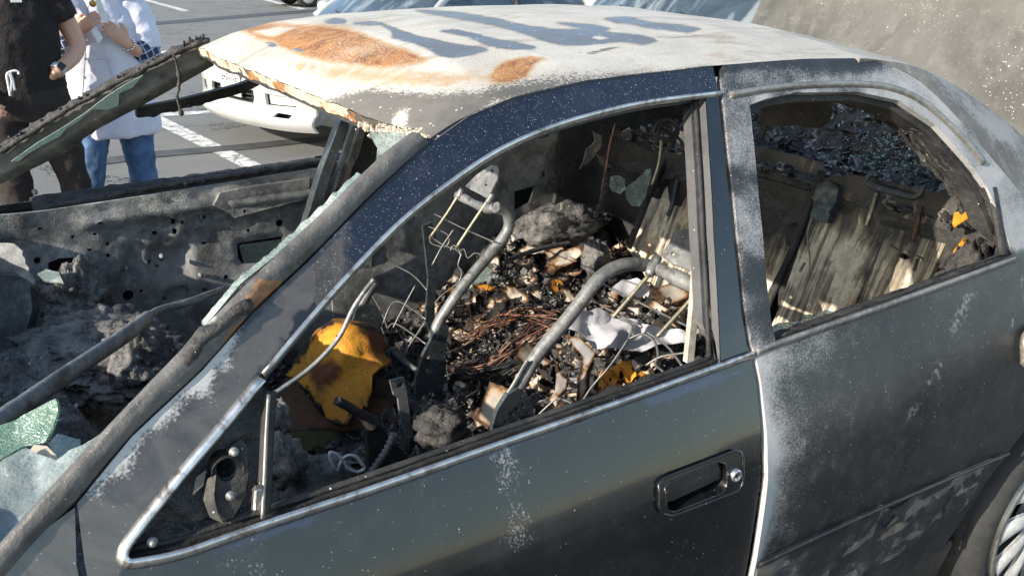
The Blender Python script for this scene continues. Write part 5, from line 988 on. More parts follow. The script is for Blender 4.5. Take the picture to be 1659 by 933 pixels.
for k, (a, b, w_, h_, cn, lb) in enumerate(((800, 668, .10, .07, 14, 'fanned stack of cream burnt pages left of the driver seat bracket'), (862, 590, .09, .06, 12, 'charred book with brown curled pages behind the driver seat tube'), (1085, 482, .11, .07, 12, 'burnt folded pages under the driver seat top rail'), (905, 425, .10, .07, 12, 'open burnt booklet on top of the far heap'))):
    c = onH(a, b, .03); E_ = empty('burnt_booklet', c, lb, 'papers'); rs2 = random.Random(k)
    for j in range(cn):
        m = MB(); rows = []; mk = []; n = Vector((-.3, -.6, .8)).normalized(); u = Vector((math.cos(k*1.3+.06*j), math.sin(k*1.3+.06*j), 0)); u = (u-n*u.dot(n)).normalized(); v = n.cross(u)
        for i in range(9):
            row = []
            for q in range(7):
                aa, bb = i/8*2-1, q/6*2-1; e = max(abs(aa), abs(bb)); ir = 1-.2*abs(noise.noise(Vector((aa*2, bb*2, j+k*9.))))*e
                row.append(c+u*(aa*w_/2*ir)+v*(bb*h_/2*ir)+n*(.0035*j-.02+.012*(aa+1)**2*(j/cn)**1.5+.006*noise.noise(Vector((aa*1.5, bb*1.5, j*.3+k))))); mk.append((.55*ss(.35, 1.05, e)+.25*max(0, noise.noise(Vector((aa, bb, k*4.)))), .2, 0))
            rows.append(row)
        m.grid(rows, True, 0, mk); m.build('page', M['paper'], E_)
# loose flakes, ash and glass crumbs that nobody could count
def flakes(name, pts, rng, mats, label, cat, curl=.5):
    m = MB()
    for c, s_ in pts:
        n = Vector((rng.gauss(0, .5), rng.gauss(-.2, .5), 1)).normalized(); u = n.orthogonal().normalized(); v = n.cross(u); a0 = rng.uniform(0, 6.28); k = rng.randint(5, 7); mi = rng.randrange(len(mats))
        ring = []
        for i in range(k):
            a = a0+6.283*i/k; r_ = s_*rng.uniform(.5, 1.2); ring.append(c+u*(math.cos(a)*r_)+v*(math.sin(a)*r_*rng.uniform(.5, 1))+n*(curl*s_*math.cos(a*2+a0)*rng.uniform(.2, 1)))
        m.add([c+n*.2*s_]+ring, [[0, 1+i, 1+(i+1) % k] for i in range(k)], False, mi, [(.15+.4*rng.random()*(mi > 0), 0, 0)]+[(rng.uniform(.45, .8), 0, 0)]*k)
    return m.build(name, mats, None, label, cat, None, 'stuff')
rg = random.Random(5); pts = []
for i in range(8500):
    x, y = rg.uniform(1.15, 2.36), rg.uniform(-.66, .72); pts.append((Vector((x, y, H(x, y)+rg.uniform(.0, .014))), rg.choice((.004, .006, .009, .013, .020, .028))))
flakes('charred_flakes', pts, rg, [M['black'], M['char'], M['dash'], M['melt'], M['char']], 'loose charred flakes and crumbs strewn over the seat debris', 'debris')
pts = []
for i in range(520):
    x, y = rg.gauss(1.8, .25), rg.gauss(.15, .25)
    if 1.2 < x < 2.3 and -.6 < y < .7: pts.append((Vector((x, y, H(x, y)+rg.uniform(.006, .02))), rg.choice((.004, .006, .009, .013))))
flakes('paper_ash', pts, rg, [M['paper']], 'fine brown and cream burnt paper bits strewn over the heap', 'debris', .9)
pts = []
for i in range(2600):
    x, y = rg.uniform(.22, .93), rg.uniform(-.66, .68); pts.append((Vector((x, y, HD(x, y)+rg.uniform(.0, .008))), rg.choice((.002, .003, .004, .006))))
flakes('charred_flakes', pts, rg, [M['black'], M['dash'], M['dash']], 'loose charred flakes strewn over the dashboard remains', 'debris')
pts = []
for i in range(2000):
    x, y = rg.uniform(2.45, 3.02), rg.uniform(-.66, .66); pts.append((Vector((x, y, shelf(x, y)+rg.uniform(.0, .012))), rg.choice((.004, .007, .012, .020, .030))))
flakes('charred_flakes', pts, rg, [M['black'], M['dash'], M['char'], M['char']], 'loose charred flakes covering the rear parcel shelf', 'debris', .25)
pts = []
for i in range(1300):
    t = rg.random(); x, y = (rg.gauss(2.85, .08), rg.gauss(-.22, .13)) if t < .7 else (rg.uniform(2.5, 3.), rg.uniform(-.6, .5))
    pts.append((Vector((x, y, shelf(min(3.03, x), y)+rg.uniform(.004, .03))), rg.choice((.0025, .004, .006))))
for i in range(240):
    x, y = rg.uniform(1.2, 2.3), rg.uniform(-.5, .6); pts.append((Vector((x, y, H(x, y)+.012)), rg.choice((.003, .005, .008))))
for i in range(160):
    x, y = rg.uniform(.3, .9), rg.uniform(-.6, .6); pts.append((Vector((x, y, HD(x, y)+.01)), rg.choice((.003, .004, .006))))
flakes('glass_crumbs', pts, rg, [M['crumb']], 'pale green crumbs of broken glass over the parcel shelf and heaps', 'broken glass', .3)
m = MB()
for a, b in (((1285, 238), (1365, 208)), ((1310, 230), (1340, 222)), ((1210, 215), (1290, 222)), ((1330, 245), (1355, 228))):
    p, q = onZ(*a, .985), onZ(*b, .99); m.tube(cr([p, p.lerp(q, .5)+Vector((0, 0, .01)), q], 5), .008, 5, flat=.5)
m.build('glass_strip', M['glass'], None, 'green glass strips lying across the burnt parcel shelf', 'broken glass')

# ------------------------------------------------------------------ wires and small burnt parts
m = MB(); rs = random.Random(3)
def strand(m, px, r, jit_, lift, n=8, mi=0):
    P = cr([onH(*p, lift+rs.uniform(-.01, .012))+Vector((rs.gauss(0, jit_), rs.gauss(0, jit_), rs.gauss(0, jit_))) for p in px], n); m.tube(P, r, 5, mi=mi)
for k in range(24):
    o = k*1.7; strand(m, [(722-rs.uniform(0, 14), 558+o*.7+rs.uniform(-14, 14)), (755+rs.uniform(-9, 9), 524+o*.8+rs.uniform(-12, 12)), (800, 506+o*.6+rs.uniform(-10, 10)), (850, 497+o*.5+rs.uniform(-8, 8)), (905, 505+o*.6+rs.uniform(-8, 8))][rs.choice((0, 0, 1)):rs.choice((4, 5, 5))], rs.choice((.0012, .0016, .0022)), .008, .05, 8, 1 if k % 4 == 0 else 0)
for k in range(16):
    o = k*2.1; strand(m, [(905+rs.uniform(-6, 6), 515+o*.5), (870, 522+o+rs.uniform(-5, 5)), (830, 548+o+rs.uniform(-5, 5)), (790, 575+o*.8+rs.uniform(-9, 9)), (735, 590+o*.4)], rs.choice((.0012, .0016, .0022)), .006, .045, 8, 1 if k % 3 == 0 else 0)
for k in range(16):
    o = k*2.; strand(m, [(722, 560+o), (730, 590+o*.6), (760, 600+o*.6), (800, 598+o*.7), (840, 580+o*.7)], .0024, .008, .04, 8, 1)
m.build('wire_bundle', [M['copper'], M['bwire']], None, 'tangled bundle of burnt copper wires beside the driver seat tube', 'wires')
m = MB(); rs = random.Random(41)
for k in range(46):
    a, b = rs.uniform(660, 1080), rs.uniform(400, 730)
    if not inpoly(np.array([[a, b]]), HP)[0]: continue
    pp = [(a, b)]; an = rs.uniform(0, 6.28)
    for j in range(4): an += rs.gauss(0, .7); pp.append((pp[-1][0]+math.cos(an)*rs.uniform(15, 35), pp[-1][1]+math.sin(an)*rs.uniform(8, 20)))
    m.tube(cr([onH(p[0], p[1], rs.uniform(.02, .07)) for p in pp], 5), rs.choice((.0012, .0018, .0026)), 5, mi=rs.choice((0, 0, 0, 1)))
m.build('burnt_wires', [M['bwire'], M['copper']], None, 'thin burnt wires strewn all over the charred heap', 'wires', None, 'stuff')
m = MB(); P = cr([onY(*p, .30) for p in [(997, 200), (988, 235), (982, 270), (976, 300), (974, 318)]], 6); m.tube(P, .0028, 5); m.build('copper_wire', M['copper'], None, 'single copper wire hanging down before the far rear debris', 'wires')
m = MB(); P = cr([onY(*p, .34) for p in [(985, 275), (982, 300), (970, 335), (955, 370), (925, 392), (880, 402), (840, 415), (815, 428)]], 6); m.tube(P, .008, 7)
for i in range(26):
    p = P[int(i*len(P)*.4/26)]; m.tube([p, p+Vector((0, 0, .003))], .0105, 7)
m.build('burnt_hose', M['char'], None, 'burnt black hose curving down into the far debris heap', 'hose')
for pxs, lb in (([(965, 215), (975, 220), (968, 245), (955, 262), (940, 275), (948, 252), (958, 235)], 'torn brown trim strip hanging on the far rear pillar'), ([(965, 250), (978, 255), (990, 272), (998, 284), (985, 276), (972, 264)], 'short tan trim scrap hanging by the copper wire'), ([(1042, 252), (1052, 240), (1066, 245), (1072, 258), (1064, 276), (1050, 272)], 'tan scorched bracket scrap above the green glass shard')):
    m = MB(); plate(m, pxs, [], 5, lambda a, b: onY(a, b, .55)+Vector((0, .02*fb((a*.05, b*.05, 0), 1), 0)), (0, 1, 0), .004); m.build('trim_scrap', M['seatback'], None, lb, 'burnt part')
m = MB(); P = cr([onY(*p, -.38) for p in [(606, 452), (592, 470), (572, 500), (550, 545), (520, 580), (490, 606), (458, 628), (440, 640)]], 6); m.tube(P, .0045, 7); m.build('bent_rod', M['steel'], None, 'thin bent rod curving in front of the yellow seat pan', 'rod')
# seat belt stalk, fin plate, coil hose, buckle, white ring
def onDn(px, py, Y): return onY(px, py, Y)
m = MB(); m.tube(cr([onY(*p, -.13) for p in [(546, 649), (562, 657), (580, 668), (596, 678), (604, 690)]], 4), [.0105, .0105, .0105, .012, .016, .017], 10)
m.lathe([(.006, -.001), (.0105, -.001), (.0105, .004)], onY(546, 649, -.13), (onY(580, 668, -.13)-onY(546, 649, -.13)), 12); hb = m.build('brake_lever', M['black'], CAR, 'black burnt lever with hollow end')
m = MB(); plate(m, [(592, 676), (606, 682), (618, 692), (635, 712), (650, 728), (662, 742), (640, 765), (610, 778), (596, 768), (598, 735)], [], 7, lambda a, b: onY(a, b, -.125), (0, 1, 0), .02); m.build('lever_bracket', M['black'], hb)
m = MB(); P = cr([onY(*p, -.20) for p in [(638, 702), (628, 725), (612, 750), (594, 772), (585, 782)]], 10); m.tube(P, [.0075+.0022*math.sin(i*2.1) for i in range(len(P))], 9); m.build('coil_hose', M['soot'], None, 'ribbed grey hose leaning on the black lever', 'hose')
m = MB(); plate(m, [(632, 617), (655, 611), (659, 634), (668, 700), (659, 706), (648, 672), (645, 646), (638, 640)], [[(642, 622), (652, 619), (653, 627), (644, 630)]], 5, lambda a, b: onY(a, b, .02), (0, 1, 0), .008); m.build('belt_buckle', M['steel'], None, 'grey seat belt buckle tongue standing under the passenger seat', 'buckle')
m = MB(); m.tube(cr([onY(*p, -.26) for p in [(534, 733), (546, 736), (556, 746), (562, 757), (578, 764), (590, 758), (584, 748), (577, 740), (566, 737), (556, 742), (550, 752), (545, 762), (537, 750)]], 5, True), .0035, 6, closed=True); m.build('white_ring', plain('white_ash_coated_ring', (.7, .7, .7), .6), None, 'thin white twisted ring beside the grey ash lump', 'ring')
m = MB()
for k in range(7): m.tube(cr([onD(*p)+Vector((rs.gauss(0, .006), rs.gauss(0, .006), .02+rs.gauss(0, .008))) for p in [(156, 490), (175, 505), (195, 522), (215, 530)]], 6), .0028, 5)
m.build('wire_bundle', M['copper'], None, 'few copper wires on the dashboard below the far door', 'wires')
m = MB(); m.tube(cr([onD(*p)+Vector((0, 0, .02)) for p in [(112, 550), (130, 556), (160, 552), (185, 542)]], 6), .005, 6); m.build('bent_rod', M['brass'], None, 'short pale rod lying on the folded dashboard mat', 'rod')
lumpo('charred_lump', (1140, 190), .30, .03, 'char', 'black burnt clip behind the top of the door frame', 'debris')
m = MB(); P = cr([onY(*p, .25) for p in [(1058, 215), (1065, 200), (1080, 195), (1095, 205), (1090, 222), (1075, 225), (1062, 218), (1070, 205), (1085, 212), (1100, 225), (1108, 240)]], 5); m.tube(P, .005, 6); m.tube([p+Vector((.02, .01, -.01)) for p in P], .004, 6); m.build('burnt_cable', M['char'], None, 'knot of burnt cable hanging above the left seatback', 'wires')
m = MB(); P = cr([onY(*p, .28) for p in [(1072, 220), (1070, 245), (1066, 270), (1056, 300)]], 5); m.tube(P, .005, 6); m.build('bent_rod', M['brass'], None, 'pale rod hanging below the burnt cable knot', 'rod')
for pxs, lb in (([(1545, 345), (1560, 340), (1572, 350), (1556, 362), (1545, 370)], 'yellow foam scrap beside the right seatback edge'), ([(1540, 420), (1552, 395), (1562, 385), (1560, 405), (1550, 430), (1538, 436)], 'orange yellow foam strip standing in the rear corner')):
    m = MB(); plate(m, pxs, [], 5, lambda a, b: onP(a, b, Vector((2.40, -.66, .9)), (.8, -.5, 0))+Vector((.01*fb((a*.08, b*.08, 0), 1), 0, 0)), (1, 0, 0), .01); m.build('foam_piece', M['ochre'], None, lb, 'foam')
m = MB(); lump(m, Vector((2.42, -.70, .80)), .10, (.9, .5, 1.5), 22, k=21); m.build('charred_lump', M['char'], None, 'tall charred padding in the rear corner beside the seatback', 'debris')
# ------------------------------------------------------------------ people
def cloth(name, c, rough=.85, folds=.7, sc=9, spec=.2):
    k = NT(name); n1 = k.noise(sc, 5, .6, 1.2); n2 = k.noise(500, 2, .5); k.set('Base Color', k.mix(k.sm(n1, .3, .7), tuple(x*.86 for x in c), c)); k.set('Roughness', rough); k.set('Specular IOR Level', spec)
    k.bump(k.math('ADD', n1, k.math('MULTIPLY', n2, .05)), folds, .03); return k.m
def skinmat():
    k = NT('skin'); n1 = k.noise(30, 5, .6); k.set('Base Color', k.mix(n1, (.50, .27, .18), (.60, .36, .26))); k.set('Roughness', .5); k.set('Subsurface Weight', .08); k.bump(k.noise(200, 4, .6), .12, .002); return k.m
def plaid():
    k = NT('navy_plaid'); sp = k.n('ShaderNodeSeparateXYZ', {0: k.vec}); c = (.012, .018, .05)
    def st(o, sc, wd): return k.math('LESS_THAN', k.math('FRACT', k.math('MULTIPLY', o, sc)), wd)
    a = k.math('ADD', sp.outputs[0], k.math('MULTIPLY', sp.outputs[2], .35)); b = k.math('ADD', sp.outputs[2], k.math('MULTIPLY', sp.outputs[0], -.35))
    c = k.mix(k.math('MULTIPLY', k.math('ADD', st(a, 24., .45), st(b, 24., .45)), .3), c, (.06, .09, .2)); c = k.mix(k.math('MAXIMUM', st(a, 24., .13), st(b, 24., .13)), c, (.42, .5, .68)); k.set('Base Color', c); k.set('Roughness', .85); k.bump(k.noise(12, 4, .6), .3, .02); return k.m
def denim():
    k = NT('blue_denim'); n1 = k.noise(7, 6, .65, .6); n2 = k.noise(300, 3, .6); c = k.mix(k.sm(n1, .32, .68), (.022, .06, .15), (.09, .17, .32)); c = k.mix(k.math('MULTIPLY', k.sm(n2, .5, .7), .3), c, (.25, .33, .45)); k.set('Base Color', c); k.set('Roughness', .9); k.bump(k.math('ADD', n1, k.math('MULTIPLY', n2, .1)), .5, .02); return k.m
M['skin'] = skinmat(); M['scrub'] = cloth('charcoal_scrub_top', (.024, .021, .021)); M['scrubp'] = cloth('charcoal_scrub_trousers', (.036, .03, .028), sc=6); M['coat'] = cloth('white_lab_coat', (.70, .70, .80), .8, .42, 5); M['plaid'] = plaid(); M['denim'] = denim()
M['white'] = plain('white_fabric', (.75, .75, .74), .7, 0, .08); M['hair'] = plain('dark_brown_hair', (.03, .018, .01), .5, 0, .5, 40, .6); M['shoe'] = plain('dark_shoe', (.03, .03, .03), .6); M['watchb'] = plain('pale_grey_watch_band', (.42, .43, .44), .5, 0, .05); M['screen'] = plain('black_watch_glass', (.02, .02, .022), .1, 0, .1); M['silver'] = plain('silver_metal', (.7, .7, .7), .2, 1, .05); M['gold'] = plain('gold_badge_reel', (.5, .32, .08), .3, .8, .2)
def rings(m, secs, seg=24, mi=0):                           # (centre, axis u, axis v): stacked ellipses with closed ends
    vs = []
    for c, u, v in secs:
        c, u, v = Vector(c), Vector(u), Vector(v)
        for k in range(seg):
            a = 2*math.pi*k/seg; vs.append(c+u*math.cos(a)+v*math.sin(a))
    n = len(secs); b = len(vs); vs += [Vector(secs[0][0]), Vector(secs[-1][0])]
    fs = [[i*seg+k, i*seg+(k+1) % seg, (i+1)*seg+(k+1) % seg, (i+1)*seg+k] for i in range(n-1) for k in range(seg)]
    fs += [[b, (k+1) % seg, k] for k in range(seg)]+[[b+1, (n-1)*seg+k, (n-1)*seg+(k+1) % seg] for k in range(seg)]
    m.add(vs, fs, True, mi)
def torso(m, T, secs):                                      # secs: (z, half width, half depth, x shift, y shift) in the person's own frame
    P = cr([(s_[0], s_[1], s_[2]) for s_ in secs], 4); Q = cr([(s_[3], s_[4], 0) for s_ in secs], 4)
    rings(m, [(T(q.x, q.y, p.x), T(1, 0, 0, 1)*p.y, T(0, 1, 0, 1)*p.z) for p, q in zip(P, Q)])
def limb(m, pts, rad, seg=16, n=6, flat=1.):
    P = cr(pts, n); Rr = cr([(r_, 0, 0) for r_ in rad], n); m.tube(P, [r_.x for r_ in Rr], seg, flat=flat)
def fuse(o, vox=.011, it=6, fold=0., fs=.12):
    r_ = o.modifiers.new('fuse', 'REMESH'); r_.mode = 'VOXEL'; r_.voxel_size = vox; r_.use_smooth_shade = True
    if it: s_ = o.modifiers.new('smooth', 'SMOOTH'); s_.iterations = it; s_.factor = .5
    if fold:
        t = bpy.data.textures.new('folds', 'CLOUDS'); t.noise_scale = fs; t.noise_depth = 3; d = o.modifiers.new('folds', 'DISPLACE'); d.texture = t; d.strength = fold; d.mid_level = .5
    return o
def hand(m, wrist, d, up, s=1., curl=.5, thumb=1):
    """A palm with five separate bent fingers: d = direction of the hand, up = back of the hand."""
    d = Vector(d).normalized(); up = Vector(up); up = (up-d*up.dot(d)).normalized(); x = d.cross(up)*thumb; w0 = Vector(wrist)
    rings(m, [(w0+d*t*s, x*wx*s, up*hy*s) for t, wx, hy in ((-.02, .024, .019), (.0, .026, .018), (.03, .036, .017), (.06, .041, .015), (.085, .040, .012), (.092, .034, .009))], 16)
    for k, (ox, L) in enumerate(((-.030, .062), (-.010, .074), (.010, .070), (.029, .055))):
        p = w0+d*.080*s+x*ox*s; ps = [p]; a = 0; cu = curl*(1+.12*k)
        for j, fr_ in enumerate((.45, .32, .23)):
            a += cu*(.7, .9, .6)[j]; p = p+(d*math.cos(a)-up*math.sin(a))*L*fr_*1.15*s; ps.append(p)
        m.tube(cr(ps, 3), [.0092*s-.0003*i*s for i in range(10)], 8)
    p = w0+d*.025*s-x*.034*s; q = p-x*.022*s+d*.030*s-up*.006*s; r_ = q+d*.030*s-x*.002*s-up*.014*s; m.tube(cr([w0+d*.01*s-x*.02*s, p, q, r_], 3), [.014*s, .013*s, .011*s, .009*s], 8)
def head(m, T, z0, s=1.):
    rings(m, [(T(0, y, z0+z), T(1, 0, 0, 1)*a*s, T(0, 1, 0, 1)*b*s) for z, y, a, b in ((-.14, -.005, .058, .058), (-.10, 0, .055, .058), (-.075, .012, .052, .07), (-.05, .02, .062, .085), (0, .012, .072, .098), (.05, .004, .077, .100), (.09, -.004, .072, .094), (.12, -.008, .052, .07), (.135, -.01, .02, .03))], 20)
    m.tube([T(0, .105, z0+.03), T(0, .122, z0-.002), T(0, .118, z0-.012)], [.009, .013, .012], 8); m.tube([T(-.022, .100, z0-.043), T(0, .108, z0-.042), T(.022, .100, z0-.043)], .007, 8)
    for s_ in (-1, 1): rings(m, [(T(s_*.076, -.005, z0+.01+k*.01), T(1, 0, 0, 1)*.008, T(0, 1, 0, 1)*(.012+.004*k)) for k in range(-2, 3)], 10)
def frame_(base, face, s):
    f = Vector((math.sin(face), math.cos(face), 0)); l = Vector((f.y, -f.x, 0))*-1; b = Vector(base)        # l: the person's own left
    def T(x, y, z, d=0): v = l*x*s+f*y*s+Vector((0, 0, z*s)); return v if d else b+v
    return T
# person in dark scrubs, front
f1 = R(176); p1x = onY(22, 60, 3.2).x; s1 = .985
T = frame_((p1x, 3.2, 0), f1, s1)
P1 = empty('person', (p1x, 3.2, 0), 'person in charcoal scrubs with one hand in the pocket and a smartwatch', 'person')
el = onY(124, 74, 3.22); wr = onY(90, 118, 3.085); hd_ = onY(76, 148, 3.20); sh = T(.185, -.01, 1.36)
m = MB(); head(m, T, 1.53); torso(m, T, [(.78, .15, .11, 0, 0), (.95, .17, .12, 0, 0), (1.1, .15, .11, 0, 0), (1.3, .18, .11, 0, 0), (1.40, .10, .07, 0, -.01), (1.45, .055, .055, 0, -.005)])
limb(m, [sh, el, wr], [.055, .043, .031]); hand(m, wr, hd_-wr, (.5, -.8, .2), .95, .4)
limb(m, [T(-.185, -.01, 1.36), T(-.27, -.03, 1.08), T(-.2, .14, .92)], [.05, .042, .03]); hand(m, T(-.2, .14, .92), (.3, -.5, -.5), (-.8, -.5, .2), .95, .4, -1)
for sx in (-1, 1): limb(m, [T(sx*.10, 0, .85), T(sx*.10+.045*(sx > 0), .018, .52), T(.165 if sx > 0 else -.12, .005, .30), T(.17 if sx > 0 else -.12, -.01, .10)], [.08, .05, .045, .04])
fuse(m.build('body', M['skin'], P1), .0058, 3)
m = MB(); torso(m, T, [(.90, .205, .145, 0, .0), (.96, .205, .15, 0, .0), (1.1, .198, .145, 0, .01), (1.24, .205, .14, 0, .0), (1.34, .19, .11, 0, -.01), (1.41, .10, .075, 0, -.01), (1.43, .075, .065, 0, -.005)])
limb(m, [T(.13, 0, 1.38), T(.19, -.01, 1.33), sh.lerp(el, .50)], [.07, .085, .078]); limb(m, [T(-.13, 0, 1.38), T(-.19, -.01, 1.33), T(-.235, -.02, 1.18)], [.07, .085, .078])
fuse(m.build('shirt', M['scrub'], P1), .011, 4, .03, .09)
m = MB(); torso(m, T, [(.76, .19, .135, 0, 0), (.85, .205, .15, 0, 0), (.93, .20, .142, 0, 0)])
k1 = onY(112, 250, 3.22); k0 = onY(120, 335, 3.22)
limb(m, [T(.10, .0, .86), T(.13, .015, .62), T(.16, .02, .42), T(.17, -.01, .12)], [.105, .092, .075, .07]); limb(m, [T(-.10, 0, .86), T(-.12, .02, .5), T(-.12, -.01, .12)], [.105, .085, .07])
fuse(m.build('trousers', M['scrubp'], P1), .012, 4, .035, .11)
for sx in (-1, 1):
    m = MB(); limb(m, [T(sx*.13, -.06, .05), T(sx*.13, .04, .045), T(sx*.14, .16, .035)], [.045, .048, .035], flat=.9); m.build('shoe', M['shoe'], P1)
m = MB()
kn = onY(16, 118, 3.2)-Vector((0, .155, 0))
for pp in ([(16, 117), (24, 115), (30, 117), (30, 121)], [(16, 117), (11, 122), (13, 135), (17, 156)], [(16, 118), (20, 128), (24, 147)], [(14, 118), (19, 132), (17, 150)]): m.tube(cr([onY(*p, 3.03) for p in pp], 4), .0055, 6, flat=.5)
m.build('drawstring', M['white'], P1)
wc_ = wr.lerp(el, .10); wa = (wr-el).normalized(); m = MB(); m.lathe([(.034, -.016), (.0375, -.014), (.0375, .014), (.034, .016)], wc_, wa, 20); wt = m.build('smartwatch', M['watchb'], P1)
m = MB(); wn_ = (Vector((.15, -1, .25))-wa*Vector((.15, -1, .25)).dot(wa)).normalized(); Rm = Matrix((wa.cross(wn_), wa, wn_)).transposed(); m.box(wc_+wn_*.038, (.036, .042, .010), Rm, bev=.004); wf_ = m.build('watch_case', M['silver'], wt)
m = MB(); m.box(wc_+wn_*.0435, (.030, .036, .003), Rm); m.build('watch_screen', M['screen'], wt)
m = MB(); rings(m, [(T(0, -.02+y, 1.53+z), T(1, 0, 0, 1)*a, T(0, 1, 0, 1)*b) for z, y, a, b in ((-.10, -.06, .07, .05), (0, -.03, .085, .085), (.08, -.01, .086, .104), (.125, -.01, .06, .08), (.145, -.01, .02, .03))], 20); m.build('hair', M['hair'], P1)
m = MB(); m.box(onY(26, 1, 3.045), (.045, .01, .018)); m.build('name_tag', M['white'], P1)
# person in a white lab coat, behind
Y2 = 3.52; p2x = onY(168, 80, Y2).x; f2 = R(176); s2_ = .925
T = frame_((p2x, Y2, 0), f2, s2_)
P2 = empty('person', (p2x, Y2, 0), 'person in a white lab coat over a navy plaid shirt and blue jeans holding papers', 'person')
el2 = onY(242, 90, Y2-.05); wr2 = onY(205, 70, Y2-.17); hv = onY(172, 40, Y2-.2)-wr2; sh2 = T(.19, -.01, 1.36)
er = onY(98, 72, Y2-.02); wrr = onY(128, 52, Y2-.15)
m = MB(); head(m, T, 1.54); torso(m, T, [(.78, .15, .11, 0, 0), (.95, .16, .12, 0, 0), (1.1, .14, .11, 0, 0), (1.3, .17, .11, 0, 0), (1.40, .10, .07, 0, -.01), (1.45, .052, .052, 0, -.005)])
limb(m, [sh2, el2, wr2], [.05, .04, .027]); hand(m, wr2, hv, (-.35, -.7, .55), .98, .55, -1)
limb(m, [T(-.19, -.01, 1.36), er, wrr], [.05, .04, .027]); hand(m, wrr, (.5, -.3, .5), (-.3, -.8, .4), .95, .5, 1)
for sx in (-1, 1): limb(m, [T(sx*.10, 0, .80), T(.115 if sx > 0 else -.17, .03, .5), T(.13 if sx > 0 else -.24, 0, .10)], [.08, .05, .04])
fuse(m.build('body', M['skin'], P2), .0052, 2)
m = MB(); torso(m, T, [(.62, .265, .165, .01, 0), (.75, .255, .165, .01, 0), (.95, .235, .16, 0, .0), (1.1, .22, .155, 0, .005), (1.25, .215, .14, 0, 0), (1.35, .185, .11, 0, -.01), (1.42, .10, .08, 0, -.01), (1.44, .078, .07, 0, -.005)])
limb(m, [T(.12, 0, 1.39), T(.19, -.01, 1.34), sh2.lerp(el2, .55), sh2.lerp(el2, .92)], [.075, .09, .088, .084]); limb(m, [T(-.12, 0, 1.39), T(-.19, -.01, 1.34), T(-.19, -.01, 1.34).lerp(er, .55), T(-.19, -.01, 1.34).lerp(er, .92)], [.075, .09, .088, .084])
fuse(m.build('lab_coat', M['coat'], P2), .011, 4, .026, .10)
m = MB(); limb(m, [sh2.lerp(el2, .7), el2, el2.lerp(wr2, .28), el2.lerp(wr2, .55)], [.06, .062, .058, .05]); fuse(m.build('plaid_sleeve', M['plaid'], P2), .008, 3, .012, .05)
m = MB(); limb(m, [T(-.19, -.01, 1.34).lerp(er, .7), er, er.lerp(wrr, .5)], [.058, .06, .048]); fuse(m.build('plaid_sleeve', M['plaid'], P2), .008, 3, .012, .05)
m = MB(); limb(m, [T(.11, 0, .80), T(.115, .01, .5), T(.13, -.01, .10)], [.105, .082, .07]); kk = onY(122, 258, Y2); limb(m, [T(-.10, 0, .80), T(-.17, .05, .5), T(-.24, .0, .12)], [.105, .082, .07]); torso(m, T, [(.74, .17, .12, 0, 0), (.86, .18, .13, 0, 0), (.95, .17, .12, 0, 0)]); fuse(m.build('jeans', M['denim'], P2), .011, 4, .03, .09)
for sx in (-1, 1):
    m = MB(); xx = .13 if sx > 0 else -.24; limb(m, [T(xx, -.06, .05), T(xx, .04, .045), T(xx, .16, .035)], [.042, .045, .033], flat=.9); m.build('shoe', M['shoe'], P2)
def cY(px, py): return onY(px, py, Y2-.16*s2_-.018)
m = MB()
for k in range(6): m.lathe([(0, -.006), (.007, -.005), (.008, 0), (.004, .004)], cY(142-1.5*k, 36+30*k), (0, 1, 0), 12)
m.build('coat_button', M['white'], P2)
m = MB(); m.tube(cr([cY(143, 10), cY(140, 60), cY(137, 110), cY(133, 165), cY(128, 210)], 6), .0022, 4); m.build('coat_seam', plain('coat_stitching', (.5, .5, .58), .8), P2)
m = MB(); m.tube(cr([cY(155, 97), cY(172, 95), cY(176, 108), cY(183, 122), cY(190, 130)], 5), .0025, 4); m.build('pocket_edge', bpy.data.materials['coat_stitching'], P2)
for pxs in ([(168, 0), (186, 12), (192, 0), (188, -14), (172, -10)], [(126, 12), (142, 34), (145, 20), (138, 4), (128, -8)]):
    m = MB(); plate(m, pxs, [], 6, lambda a, b: cY(a, b)+Vector((0, .008-.006*ss(-10, 10, b), 0)), (0, 1, 0), .004); m.build('collar', M['coat'], P2)
wcc = wr2.lerp(el2, .12); wa = (wr2-el2).normalized(); m = MB()
for k in range(14):
    a = k/14*6.283; u = wa.orthogonal().normalized(); v = wa.cross(u); lump(m, wcc+(u*math.cos(a)+v*math.sin(a))*.032+wa*.004*(k % 2), .0065, (1, 1, 1), 5, amp=.1)
m.build('bracelet', M['silver'], P2)
m = MB(); m.lathe([(.006, 0), (.017, .0), (.018, .006), (0, .008)], cY(149, 6)+Vector((0, -.03, 0)), (0, 1, 0), 16); m.build('badge_reel', M['gold'], P2)
def card(px, Y, name, lb):
    m = MB(); plate(m, px, [], 8, lambda a, b: onY(a, b, Y)+Vector((0, .012*math.sin(b*.05), 0)), (0, 1, 0), .002); return m.build(name, M['white'], None, lb, 'paper')
card([(155, 0), (160, -8), (171, 20), (177, 39), (166, 35), (158, 16)], wr2.y-.045, 'paper_slip', 'folded white slip sticking up from the raised hand in the lab coat')
card([(145, 46), (152, 38), (167, 62), (159, 71)], wr2.y-.03, 'paper_card', 'small white card hanging below the raised hand in the lab coat')

